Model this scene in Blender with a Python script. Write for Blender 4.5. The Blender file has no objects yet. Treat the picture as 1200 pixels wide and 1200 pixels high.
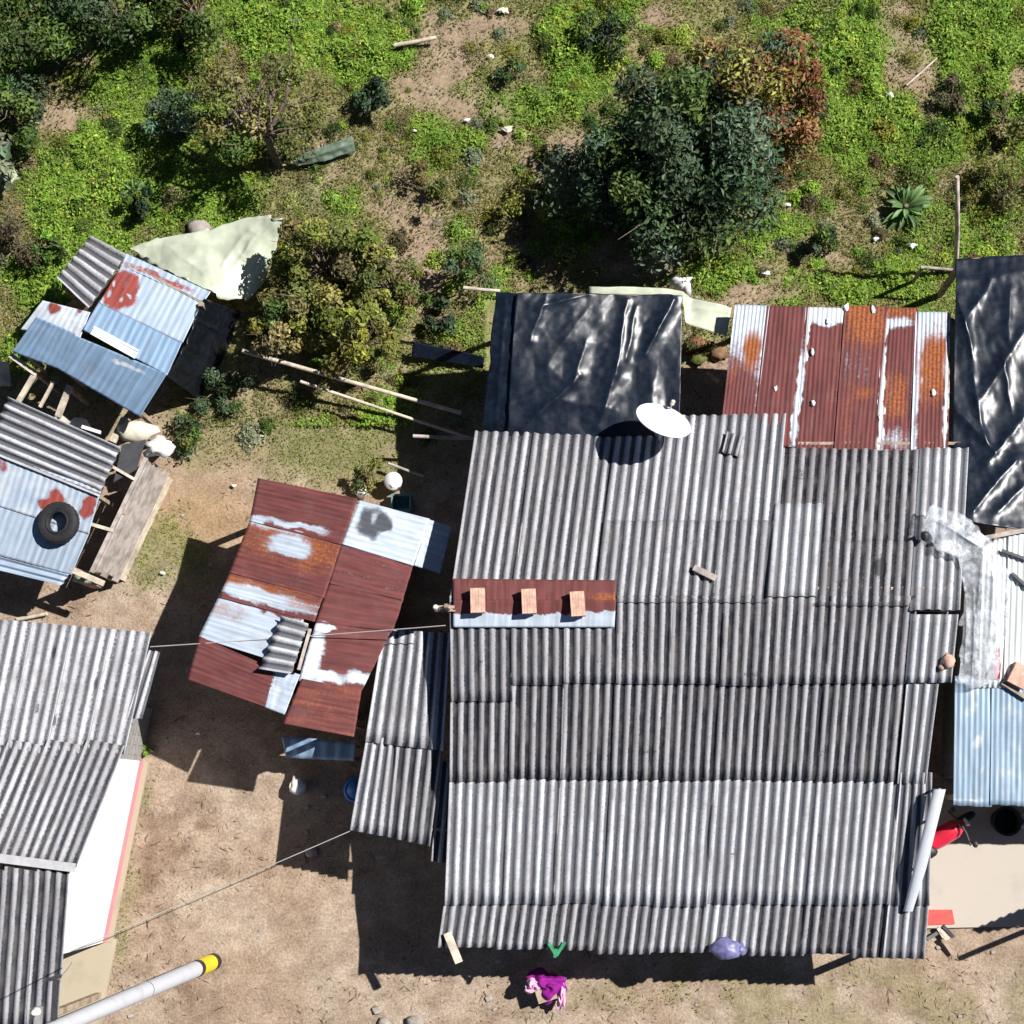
import bpy, math, random
import numpy as np
from mathutils import Vector, Matrix

random.seed(7)
RNG = np.random.default_rng(7)
scene = bpy.context.scene
COL = scene.collection
PI = math.pi

# ------------------------------------------------------------------ camera model
F = 1950.0                      # focal length in photo pixels (1200 wide)
NADIR = (680.0, 945.0)          # where straight down falls in the photo
H = 30.0                        # drone height
d = Vector((NADIR[0]-600, -(NADIR[1]-600), -F)).normalized()
Zc = -d
Xc = (Vector((1, 0, 0)) - Zc*Zc.x).normalized()
Yc = Zc.cross(Xc)
R = np.array([list(Xc), list(Yc), list(Zc)])        # camera -> world

def P(px, py, z=0.0):
    v = R @ np.array([(px-600)/F, -(py-600)/F, -1.0])
    t = (z-H)/v[2]
    return np.array([v[0]*t, v[1]*t, z])

def P3(p):
    return P(*p)

def proj(V):
    W = np.asarray(V, float) - np.array([0, 0, H])
    c = W @ R
    return np.stack([600 - F*c[:, 0]/c[:, 2], 600 + F*c[:, 1]/c[:, 2]], 1)

# ------------------------------------------------------------------ numpy noise
def _h(x, y, s):
    v = np.sin(x*127.1 + y*311.7 + s*74.7)*43758.5453
    return v - np.floor(v)

def vn(x, y, s=0):
    xi = np.floor(x); yi = np.floor(y)
    fx = x-xi; fy = y-yi
    fx = fx*fx*(3-2*fx); fy = fy*fy*(3-2*fy)
    a = _h(xi, yi, s); b = _h(xi+1, yi, s); c = _h(xi, yi+1, s); e = _h(xi+1, yi+1, s)
    return (a*(1-fx)+b*fx)*(1-fy) + (c*(1-fx)+e*fx)*fy

def vl(x, y, s=0):
    """creased noise: flat facets that meet in sharp folds"""
    c, n = math.cos(.7+s), math.sin(.7+s)
    x, y = x*c-y*n+s*3.7, x*n+y*c
    xi = np.floor(x); yi = np.floor(y); fx = x-xi; fy = y-yi
    a = _h(xi, yi, s); b = _h(xi+1, yi, s); g_ = _h(xi, yi+1, s); e = _h(xi+1, yi+1, s)
    return np.where(fx+fy < 1, a+(b-a)*fx+(g_-a)*fy, e+(g_-e)*(1-fx)+(b-e)*(1-fy))

def fbm(x, y, s=0, o=4):
    r = 0; a = .5; t = 0
    for k in range(o):
        r = r + a*vn(x*2**k, y*2**k, s+k*13); t += a; a *= .5
    return r/t

def sm(a, b, x):
    t = np.clip((x-a)/(b-a), 0, 1)
    return t*t*(3-2*t)

# ------------------------------------------------------------------ materials
def newmat(name):
    m = bpy.data.materials.new(name); m.use_nodes = True
    nt = m.node_tree
    for n in list(nt.nodes):
        nt.nodes.remove(n)
    out = nt.nodes.new('ShaderNodeOutputMaterial')
    b = nt.nodes.new('ShaderNodeBsdfPrincipled')
    nt.links.new(b.outputs[0], out.inputs[0])
    return m, nt, b, out

def N(nt, t, **kw):
    n = nt.nodes.new(t)
    for k, v in kw.items():
        setattr(n, k, v)
    return n

def inp(nt, node, key, val):
    if isinstance(val, bpy.types.NodeSocket):
        nt.links.new(val, node.inputs[key])
    else:
        node.inputs[key].default_value = val

def math_(nt, op, a, b=0.0, c=None, clamp=False):
    n = N(nt, 'ShaderNodeMath', operation=op, use_clamp=clamp)
    inp(nt, n, 0, a); inp(nt, n, 1, b)
    if c is not None:
        inp(nt, n, 2, c)
    return n.outputs[0]

def mixc(nt, f, a, b, mode='MIX'):
    n = N(nt, 'ShaderNodeMix', data_type='RGBA', blend_type=mode)
    inp(nt, n, 0, f)
    for k, v in ((6, a), (7, b)):
        if isinstance(v, (tuple, list)) and len(v) == 3:
            v = (*v, 1)
        inp(nt, n, k, v)
    return n.outputs[2]

def noise(nt, vec, scale, detail=3, rough=.55):
    n = N(nt, 'ShaderNodeTexNoise')
    nt.links.new(vec, n.inputs['Vector'])
    n.inputs['Scale'].default_value = scale
    n.inputs['Detail'].default_value = detail
    n.inputs['Roughness'].default_value = rough
    return n.outputs[0]

def ramp(nt, v, a, b):
    n = N(nt, 'ShaderNodeMapRange', interpolation_type='SMOOTHSTEP')
    inp(nt, n, 0, v); n.inputs[1].default_value = a; n.inputs[2].default_value = b
    return n.outputs[0]

def scaled(nt, vec, s):
    n = N(nt, 'ShaderNodeVectorMath', operation='MULTIPLY')
    nt.links.new(vec, n.inputs[0]); n.inputs[1].default_value = s
    return n.outputs[0]

def bump(nt, b, h, strength, dist=.02):
    n = N(nt, 'ShaderNodeBump')
    n.inputs['Strength'].default_value = strength
    n.inputs['Distance'].default_value = dist
    nt.links.new(h, n.inputs['Height'])
    nt.links.new(n.outputs[0], b.inputs['Normal'])

def attr(nt, name):
    return N(nt, 'ShaderNodeAttribute', attribute_name=name)

def plain(name, col, rough=.7, metal=0.0, var=.25, scale=6.0, spec=.3, bmp=.15):
    m, nt, b, out = newmat(name)
    tc = N(nt, 'ShaderNodeTexCoord').outputs['Object']
    n1 = noise(nt, tc, scale, 4)
    n2 = noise(nt, tc, scale*7, 2)
    f = math_(nt, 'ADD', math_(nt, 'MULTIPLY', n1, .7), math_(nt, 'MULTIPLY', n2, .3))
    dark = tuple(c*(1-var) for c in col); lite = tuple(min(1, c*(1+var)) for c in col)
    nt.links.new(mixc(nt, ramp(nt, f, .3, .7), dark, lite), b.inputs['Base Color'])
    b.inputs['Roughness'].default_value = rough
    b.inputs['Metallic'].default_value = metal
    b.inputs['Specular IOR Level'].default_value = spec
    if bmp:
        bump(nt, b, n2, bmp, .01)
    return m

def mat_fibre():
    """weathered fibre cement: wear.R tone, wear.G ridge, wear.B lichen"""
    m, nt, b, out = newmat('fibre_cement')
    w = attr(nt, 'wear'); uv = attr(nt, 'suv').outputs['Vector']
    s = N(nt, 'ShaderNodeSeparateColor'); nt.links.new(w.outputs['Color'], s.inputs[0])
    tone, ridge, lich = s.outputs
    n1 = noise(nt, scaled(nt, uv, (9, 1.2, 1)), 1.0, 4, .6)
    n2 = noise(nt, uv, 26.0, 3, .6)
    n3 = noise(nt, uv, 2.2, 3, .6)
    light = mixc(nt, tone, (.21, .20, .215), (.58, .59, .62))
    light = mixc(nt, math_(nt, 'MULTIPLY', ramp(nt, n2, .48, .72), .45), light, (.10, .10, .10))
    light = mixc(nt, math_(nt, 'MULTIPLY', ramp(nt, n1, .5, .8), .25), light, (.33, .27, .20))
    n4 = noise(nt, scaled(nt, uv, (5.2, .22, 1)), 1.0, 2, .5)
    light = mixc(nt, ramp(nt, n4, .35, .7), mixc(nt, 1, light, (.72, .71, .72), 'MULTIPLY'), mixc(nt, 1, light, (1.12, 1.12, 1.12), 'MULTIPLY'))
    val = math_(nt, 'ADD', ridge, math_(nt, 'MULTIPLY', math_(nt, 'SUBTRACT', n1, .5), .5))
    val = math_(nt, 'ADD', val, math_(nt, 'MULTIPLY', math_(nt, 'SUBTRACT', n2, .5), .75))
    mask = ramp(nt, val, .36, .68)
    tone2 = math_(nt, 'POWER', tone, 2.0)
    dirt = mixc(nt, tone2, (.004, .004, .008), (.125, .135, .155))
    col = mixc(nt, mask, dirt, light)
    lm = ramp(nt, math_(nt, 'ADD', lich, math_(nt, 'MULTIPLY', math_(nt, 'SUBTRACT', n2, .5), .9)), .45, .75)
    col = mixc(nt, math_(nt, 'MULTIPLY', lm, .8), col, (.022, .022, .024))
    col = mixc(nt, math_(nt, 'MULTIPLY', ramp(nt, n3, .40, .72), .42), col, (.17, .155, .15))
    nt.links.new(col, b.inputs['Base Color'])
    b.inputs['Roughness'].default_value = .85
    b.inputs['Specular IOR Level'].default_value = .2
    bump(nt, b, n2, .25, .006)
    return m

def mat_metal(name, zinc=(.50, .57, .66), maroon=(.125, .036, .034), metal=.12, rough=.5):
    """tin sheet: wear.R maroon oxide, wear.G orange rust, wear.B pale whitish patch"""
    m, nt, b, out = newmat(name)
    w = attr(nt, 'wear'); uv = attr(nt, 'suv').outputs['Vector']
    s = N(nt, 'ShaderNodeSeparateColor'); nt.links.new(w.outputs['Color'], s.inputs[0])
    mr, og, wh = s.outputs
    st = noise(nt, scaled(nt, uv, (14, 1.0, 1)), 1.0, 4, .6)
    fn = noise(nt, uv, 22, 3, .65)
    md = noise(nt, uv, 3.2, 4, .6)
    c0 = mixc(nt, ramp(nt, st, .3, .7), tuple(c*.8 for c in zinc), tuple(min(.85, c*1.15) for c in zinc))
    c0 = mixc(nt, math_(nt, 'MULTIPLY', ramp(nt, md, .5, .8), .35), c0, (.28, .25, .23))
    c0 = mixc(nt, ramp(nt, math_(nt, 'ADD', wh, math_(nt, 'MULTIPLY', math_(nt, 'SUBTRACT', md, .5), .5)), .35, .65), c0, (.58, .61, .65))
    jit = math_(nt, 'ADD', math_(nt, 'MULTIPLY', math_(nt, 'SUBTRACT', st, .5), 1.0), math_(nt, 'ADD', math_(nt, 'MULTIPLY', math_(nt, 'SUBTRACT', fn, .5), .7), math_(nt, 'MULTIPLY', math_(nt, 'SUBTRACT', md, .5), .6)))
    mm = ramp(nt, math_(nt, 'ADD', mr, math_(nt, 'MULTIPLY', jit, .8)), .22, .74)
    red = mixc(nt, ramp(nt, st, .3, .75), tuple(c*.72 for c in maroon), tuple(c*1.45 for c in maroon))
    red = mixc(nt, math_(nt, 'MULTIPLY', ramp(nt, md, .45, .8), .5), red, (.15, .075, .075))
    col = mixc(nt, mm, c0, red)
    om = ramp(nt, math_(nt, 'ADD', og, math_(nt, 'MULTIPLY', jit, .8)), .28, .95)
    orange = mixc(nt, ramp(nt, fn, .3, .7), (.16, .045, .018), (.36, .11, .032))
    col = mixc(nt, om, col, orange)
    col = mixc(nt, math_(nt, 'MULTIPLY', ramp(nt, fn, .62, .8), .35), col, (.05, .04, .04))
    sz = N(nt, 'ShaderNodeSeparateXYZ'); nt.links.new(uv, sz.inputs[0])
    soot = ramp(nt, math_(nt, 'ADD', sz.outputs[2], math_(nt, 'MULTIPLY', jit, .5)), .25, .8)
    col = mixc(nt, math_(nt, 'MULTIPLY', soot, .92), col, (.030, .032, .036))
    nt.links.new(col, b.inputs['Base Color'])
    rusty = math_(nt, 'MAXIMUM', math_(nt, 'MAXIMUM', mm, om), soot)
    nt.links.new(math_(nt, 'MULTIPLY', math_(nt, 'SUBTRACT', 1.0, rusty), metal), b.inputs['Metallic'])
    nt.links.new(math_(nt, 'MULTIPLY_ADD', rusty, .3, rough), b.inputs['Roughness'])
    b.inputs['Specular IOR Level'].default_value = .35
    bump(nt, b, fn, .12, .006)
    return m

def mat_leaf(name, rough=.5, trans=.25, spec=.35):
    m, nt, b, out = newmat(name)
    w = attr(nt, 'tint')
    nt.links.new(w.outputs['Color'], b.inputs['Base Color'])
    b.inputs['Roughness'].default_value = rough
    b.inputs['Specular IOR Level'].default_value = spec
    t = N(nt, 'ShaderNodeBsdfTranslucent')
    nt.links.new(mixc(nt, 1.0, w.outputs['Color'], (1.0, 1.0, .5), 'MULTIPLY'), t.inputs[0])
    mx = N(nt, 'ShaderNodeMixShader'); mx.inputs[0].default_value = trans
    nt.links.new(b.outputs[0], mx.inputs[1]); nt.links.new(t.outputs[0], mx.inputs[2])
    nt.links.new(mx.outputs[0], out.inputs[0])
    return m

def mat_ground():
    m, nt, b, out = newmat('ground')
    w = attr(nt, 'tint')
    tc = N(nt, 'ShaderNodeTexCoord').outputs['Object']
    a = noise(nt, tc, 22, 4, .65); c = noise(nt, tc, 3.2, 5, .65); e = noise(nt, tc, 75, 2, .6)
    f = math_(nt, 'ADD', math_(nt, 'MULTIPLY', a, .45), math_(nt, 'ADD', math_(nt, 'MULTIPLY', c, .35), math_(nt, 'MULTIPLY', e, .2)))
    k = ramp(nt, f, .32, .70)
    col = mixc(nt, k, mixc(nt, 1, w.outputs['Color'], (.52, .48, .45), 'MULTIPLY'), mixc(nt, 1, w.outputs['Color'], (1.34, 1.34, 1.36), 'MULTIPLY'))
    peb = ramp(nt, e, .66, .74)
    col = mixc(nt, math_(nt, 'MULTIPLY', peb, .35), col, (.45, .40, .36))
    nt.links.new(col, b.inputs['Base Color'])
    b.inputs['Roughness'].default_value = .95
    b.inputs['Specular IOR Level'].default_value = .1
    bump(nt, b, f, .7, .05)
    return m

def mat_tarp(name, col, rough=.28, spec=.6, var=.3, cs=9):
    m, nt, b, out = newmat(name)
    tc = N(nt, 'ShaderNodeTexCoord').outputs['Object']
    n1 = noise(nt, tc, cs, 4, .55); n2 = noise(nt, tc, 9, 4, .6)
    nt.links.new(mixc(nt, ramp(nt, n1, .35, .75), tuple(c*(1-var) for c in col), tuple(c*(1+var) for c in col)), b.inputs['Base Color'])
    nt.links.new(math_(nt, 'MULTIPLY_ADD', n2, .14, rough-.07), b.inputs['Roughness'])
    b.inputs['Specular IOR Level'].default_value = spec
    bump(nt, b, n2, .06, .02)
    return m

def mat_film(name, col, alpha=.6):
    m, nt, b, out = newmat(name)
    tc = N(nt, 'ShaderNodeTexCoord').outputs['Object']
    n1 = noise(nt, tc, 5, 5, .65)
    nt.links.new(mixc(nt, ramp(nt, n1, .35, .7), tuple(c*.75 for c in col), col), b.inputs['Base Color'])
    b.inputs['Roughness'].default_value = .3
    nt.links.new(math_(nt, 'MULTIPLY_ADD', ramp(nt, n1, .3, .75), .45, alpha-.50), b.inputs['Alpha'])
    bump(nt, b, n1, .4, .05)
    return m

def mat_wood(name, col):
    m, nt, b, out = newmat(name)
    tc = N(nt, 'ShaderNodeTexCoord').outputs['Object']
    n1 = noise(nt, tc, 5, 4, .6); n2 = noise(nt, tc, 40, 3, .6)
    c = mixc(nt, ramp(nt, n1, .3, .7), tuple(x*.65 for x in col), tuple(min(1, x*1.25) for x in col))
    c = mixc(nt, math_(nt, 'MULTIPLY', ramp(nt, n2, .5, .75), .5), c, tuple(x*.4 for x in col))
    nt.links.new(c, b.inputs['Base Color']); b.inputs['Roughness'].default_value = .85
    b.inputs['Specular IOR Level'].default_value = .15
    bump(nt, b, n2, .3, .01)
    return m

def mat_wall(name, col, stain=(.30, .27, .24), amt=.25):
    m, nt, b, out = newmat(name)
    tc = N(nt, 'ShaderNodeTexCoord').outputs['Object']
    n1 = noise(nt, tc, 1.6, 5, .6); n2 = noise(nt, tc, 30, 3, .6)
    c = mixc(nt, math_(nt, 'MULTIPLY', ramp(nt, n1, .5, .8), amt), col, stain)
    nt.links.new(c, b.inputs['Base Color']); b.inputs['Roughness'].default_value = .9
    b.inputs['Specular IOR Level'].default_value = .15
    bump(nt, b, n2, .2, .008)
    return m

def mat_block(name):
    m, nt, b, out = newmat(name)
    tc = N(nt, 'ShaderNodeTexCoord').outputs['Object']
    br = N(nt, 'ShaderNodeTexBrick')
    sw = N(nt, 'ShaderNodeVectorMath', operation='DOT_PRODUCT')
    cmb = N(nt, 'ShaderNodeCombineXYZ'); sp = N(nt, 'ShaderNodeSeparateXYZ')
    nt.links.new(tc, sp.inputs[0])
    nt.links.new(math_(nt, 'ADD', sp.outputs[0], sp.outputs[1]), cmb.inputs[0]); nt.links.new(sp.outputs[2], cmb.inputs[1])
    nt.links.new(cmb.outputs[0], br.inputs['Vector'])
    br.inputs['Scale'].default_value = 1.0
    br.inputs['Brick Width'].default_value = .4; br.inputs['Row Height'].default_value = .2; br.inputs['Mortar Size'].default_value = .012
    br.inputs['Color1'].default_value = (.30, .29, .28, 1); br.inputs['Color2'].default_value = (.38, .36, .34, 1); br.inputs['Mortar'].default_value = (.2, .19, .18, 1)
    n2 = noise(nt, tc, 18, 3, .6)
    nt.links.new(mixc(nt, ramp(nt, n2, .4, .8), br.outputs[0], (.2, .19, .18)), b.inputs['Base Color'])
    b.inputs['Roughness'].default_value = .95
    return m

M = dict(
    fibre=mat_fibre(),
    zinc=mat_metal('zinc_sheet', zinc=(.35, .43, .53), maroon=(.23, .045, .036)),
    tin=mat_metal('oxide_tin_sheet', zinc=(.47, .54, .63)),
    bluetin=mat_metal('blue_zinc_sheet', zinc=(.22, .33, .47), metal=.15, rough=.42),
    silverblue=mat_metal('silvery_blue_zinc', zinc=(.27, .37, .47), metal=.15, rough=.4),
    leaf=mat_leaf('foliage'),
    weed=mat_leaf('weed_foliage', trans=.3, spec=.2),
    ground=mat_ground(),
    tarp=mat_tarp('black_tarpaulin', (.008, .0135, .025), .32, .34),
    blacktarp=mat_tarp('old_black_tarpaulin', (.007, .009, .014), .36, .45),
    paletarp=mat_tarp('pale_green_plastic', (.50, .54, .42), .34, .5, .22, 1.6),
    film=mat_film('clear_plastic_film', (.72, .76, .82), .62),
    wood=mat_wood('weathered_wood', (.36, .28, .21)),
    palewood=mat_wood('pale_wood', (.60, .52, .42)),
    greywood=mat_wood('grey_wood', (.42, .37, .34)),
    bark=mat_wood('bark', (.20, .155, .12)),
    white=plain('white_paint', (.74, .74, .73), .5, 0, .10, 5, .35, 0),
    whitewall=mat_wall('white_wall_paint', (.83, .83, .82), (.60, .57, .52), .4),
    pinkband=mat_wall('faded_red_paint', (.66, .27, .30), (.64, .44, .43), .6),
    plinth=mat_wall('tan_plinth', (.38, .33, .24), (.24, .22, .14), .8),
    block=mat_block('concrete_block'),
    concrete=mat_wall('patio_concrete', (.47, .42, .36), (.36, .32, .27), .6),
    rubber=plain('tyre_rubber', (.022, .022, .024), .7, 0, .3, 12, .3),
    clay=plain('clay_brick', (.60, .38, .29), .85, 0, .28, 9, .2),
    steel=plain('grey_steel', (.42, .42, .43), .45, .5, .15, 8, .4),
    darksteel=plain('dark_steel', (.05, .05, .055), .5, .3, .2, 8, .4),
    polegrey=mat_wall('pole_concrete', (.56, .57, .61), (.38, .37, .36), .7),
    yellow=plain('yellow_paint', (.80, .62, .02), .5, 0, .08, 5, .3),
    black=plain('black_paint', (.015, .015, .016), .5, 0, .2, 6, .4),
    red=plain('red_plastic', (.62, .02, .05), .3, 0, .12, 5, .5),
    salmon=plain('salmon_mat', (.60, .10, .09), .8, 0, .12, 9, .2),
    purple=plain('magenta_cloth', (.22, .012, .20), .8, 0, .3, 6, .15),
    pink=plain('pink_cloth', (.75, .42, .60), .8, 0, .15, 6, .4),
    blue=plain('blue_plastic', (.03, .17, .50), .35, 0, .12, 5, .5),
    lilac=plain('lilac_plastic_bag', (.15, .15, .30), .4, 0, .4, 14, .4),
    teal=plain('teal_plastic', (.12, .33, .34), .5, 0, .3, 8, .3),
    cream=plain('cream_plastic', (.68, .64, .52), .6, 0, .12, 9, .3),
    stone=plain('field_stone', (.33, .29, .26), .9, 0, .3, 9, .2, .4),
    cable=plain('grey_cable', (.40, .39, .37), .6, 0, .1, 4, .3, 0),
    darkcable=plain('black_cable', (.03, .03, .03), .6, 0, .1, 4, .3, 0),
    insulator=plain('porcelain', (.72, .70, .62), .3, 0, .1, 5, .5, 0),
    slate=plain('dark_sheet', (.055, .056, .062), .6, 0, .2, 7, .3),
    greencloth=plain('green_cloth', (.05, .30, .14), .8, 0, .25, 12, .2),
    fibreglass=mat_wall('fibreglass_sheet', (.70, .74, .73), (.50, .55, .56), .5),
)

# ------------------------------------------------------------------ object helpers
def link_mesh(name, V, Fc, mat, parent=None, origin=None, smooth=False, attrs=None):
    V = np.asarray(V, float)
    if parent is not None:
        o0 = np.array(parent['_w'])
    elif origin is not None:
        o0 = np.asarray(origin, float)
    else:
        o0 = np.array([(V[:, 0].min()+V[:, 0].max())/2, (V[:, 1].min()+V[:, 1].max())/2, V[:, 2].min()])
    me = bpy.data.meshes.new(name)
    L = (V-o0).astype(np.float32)
    if isinstance(Fc, np.ndarray):
        n, k = Fc.shape
        me.vertices.add(len(L)); me.vertices.foreach_set('co', L.ravel())
        me.loops.add(n*k); me.loops.foreach_set('vertex_index', Fc.astype(np.int32).ravel())
        me.polygons.add(n)
        me.polygons.foreach_set('loop_start', np.arange(0, n*k, k, dtype=np.int32))
        me.polygons.foreach_set('loop_total', np.full(n, k, np.int32))
        me.update(calc_edges=True)
    else:
        me.from_pydata([tuple(v) for v in L], [], [tuple(int(i) for i in f) for f in Fc])
    if attrs:
        for k, A in attrs.items():
            A = np.asarray(A, np.float32)
            if k == 'suv':
                a = me.attributes.new(k, 'FLOAT_VECTOR', 'POINT'); a.data.foreach_set('vector', A.ravel())
            else:
                if A.shape[1] == 3:
                    A = np.concatenate([A, np.ones((len(A), 1), np.float32)], 1)
                a = me.attributes.new(k, 'FLOAT_COLOR', 'POINT'); a.data.foreach_set('color', A.ravel())
    me.materials.append(mat)
    me.polygons.foreach_set('use_smooth', np.full(len(me.polygons), bool(smooth)))
    me.validate()
    o = bpy.data.objects.new(name, me); COL.objects.link(o)
    if parent is not None:
        o.parent = parent
        o['_w'] = [float(x) for x in o0]
    else:
        o.location = o0
        o['_w'] = [float(x) for x in o0]
    return o

def tag(o, label, cat, group=None, kind=None):
    o['label'] = label; o['category'] = cat
    if group:
        o['group'] = group
    if kind:
        o['kind'] = kind
    return o

def thing(name, label, cat, base, group=None):
    o = bpy.data.objects.new(name, None); COL.objects.link(o)
    o.empty_display_size = .2
    w = P3(base) if len(base) == 3 else P(*base, 0)
    o.location = w; o['_w'] = [float(x) for x in w]
    return tag(o, label, cat, group)

def clone(o, to, rotz=0.0, label=None):
    """a copy of a thing with copies of its parts and sub-parts"""
    def rec(src, par):
        c = src.copy(); COL.objects.link(c); c.parent = par
        for ch in src.children:
            rec(ch, c)
        return c
    r = rec(o, None)
    r.location = to; r.rotation_euler.z = rotz; r['_w'] = [float(x) for x in to]
    if label:
        r['label'] = label
    return r

class MB:
    def __init__(s):
        s.V = []; s.F = []
    def add(s, V, Fc):
        k = len(s.V)
        s.V.extend([np.asarray(v, float) for v in V]); s.F.extend([tuple(i+k for i in f) for f in Fc])
        return s
    def hexa(s, b, t):
        """b, t: four bottom and four top points in the same order"""
        return s.add(list(b)+list(t), [(3, 2, 1, 0), (4, 5, 6, 7), (0, 1, 5, 4), (1, 2, 6, 5), (2, 3, 7, 6), (3, 0, 4, 7)])
    def box(s, c, size, rz=0.0, rot=None):
        c = np.asarray(c, float); x, y, z = [k/2 for k in size]
        Rm = np.array(rot) if rot is not None else np.array([[math.cos(rz), -math.sin(rz), 0], [math.sin(rz), math.cos(rz), 0], [0, 0, 1]])
        b = [c+Rm@np.array(p) for p in ((-x, -y, -z), (x, -y, -z), (x, y, -z), (-x, y, -z))]
        t = [c+Rm@np.array(p) for p in ((-x, -y, z), (x, -y, z), (x, y, z), (-x, y, z))]
        return s.hexa(b, t)
    def beam(s, p, q, w=.08, h=.08):
        p = np.asarray(p, float); q = np.asarray(q, float)
        a = q-p; a /= np.linalg.norm(a)
        up = np.array([0, 0, 1.0])
        if abs(a[2]) > .92:
            up = np.array([0, 1.0, 0])
        x = np.cross(a, up); x /= np.linalg.norm(x); y = np.cross(x, a)
        o = [(-w/2, -h/2), (w/2, -h/2), (w/2, h/2), (-w/2, h/2)]
        return s.hexa([p+x*i+y*j for i, j in o], [q+x*i+y*j for i, j in o])
    def tube(s, pts, r, n=10, cap=True):
        pts = [np.asarray(p, float) for p in pts]
        rr = r if isinstance(r, (list, tuple)) else [r]*len(pts)
        V = []; Fc = []
        for i, p in enumerate(pts):
            a = pts[min(i+1, len(pts)-1)]-pts[max(i-1, 0)]; a /= (np.linalg.norm(a)+1e-9)
            up = np.array([0, 0, 1.0]) if abs(a[2]) < .9 else np.array([1.0, 0, 0])
            x = np.cross(a, up); x /= np.linalg.norm(x); y = np.cross(a, x)
            for k in range(n):
                t = 2*PI*k/n
                V.append(p+rr[i]*(math.cos(t)*x+math.sin(t)*y))
        for i in range(len(pts)-1):
            for k in range(n):
                Fc.append((i*n+k, i*n+(k+1) % n, (i+1)*n+(k+1) % n, (i+1)*n+k))
        if cap:
            m = len(V); V += V[:n]+V[(len(pts)-1)*n:len(pts)*n]
            Fc.append(tuple(m+k for k in range(n-1, -1, -1))); Fc.append(tuple(m+n+k for k in range(n)))
        return s.add(V, Fc)
    def lathe(s, c, prof, n=20, axis=None):
        """prof: (radius, height) list"""
        c = np.asarray(c, float)
        if axis is None:
            X, Y, Z = np.eye(3)
        else:
            Z = np.asarray(axis, float); Z /= np.linalg.norm(Z)
            X = np.cross(Z, [0, 0, 1.0] if abs(Z[2]) < .9 else [1.0, 0, 0]); X /= np.linalg.norm(X); Y = np.cross(Z, X)
        V = []; Fc = []
        for r, h in prof:
            for k in range(n):
                t = 2*PI*k/n
                V.append(c+r*(math.cos(t)*X+math.sin(t)*Y)+h*Z)
        m = len(prof)
        for i in range(m-1):
            for k in range(n):
                Fc.append((i*n+k, i*n+(k+1) % n, (i+1)*n+(k+1) % n, (i+1)*n+k))
        q = len(V); V += V[:n]+V[(m-1)*n:m*n]
        Fc.append(tuple(q+k for k in range(n-1, -1, -1))); Fc.append(tuple(q+n+k for k in range(n)))
        return s.add(V, Fc)
    def blob(s, c, r, seed=0, n=14, rough=.25):
        """lumpy closed body"""
        c = np.asarray(c, float); rx, ry, rz = r if isinstance(r, (list, tuple)) else (r, r, r)
        rg = random.Random(seed); ph = [rg.uniform(0, 6.28) for _ in range(6)]
        V = []; Fc = []; m = n//2+1
        for i in range(m+1):
            th = PI*i/m
            for k in range(n):
                f = 2*PI*k/n
                q = 1+rough*(.5*math.sin(3*f+ph[0])*math.sin(th*2+ph[1])+.35*math.sin(5*f+ph[2]+2*th)+.3*math.cos(4*th+ph[3]+f)) * (math.sin(th) if i in (0, m) else 1)
                V.append(c+np.array([rx*math.sin(th)*math.cos(f)*q, ry*math.sin(th)*math.sin(f)*q, rz*math.cos(th)*(1+.5*rough*math.sin(2*f+ph[4])*math.sin(th))]))
        for i in range(m):
            for k in range(n):
                Fc.append((i*n+k, (i+1)*n+k, (i+1)*n+(k+1) % n, i*n+(k+1) % n))
        return s.add(V, Fc)
    def done(s, name, mat, parent=None, smooth=False, **kw):
        return link_mesh(name, s.V, s.F, mat, parent, smooth=smooth, **kw)

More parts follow.
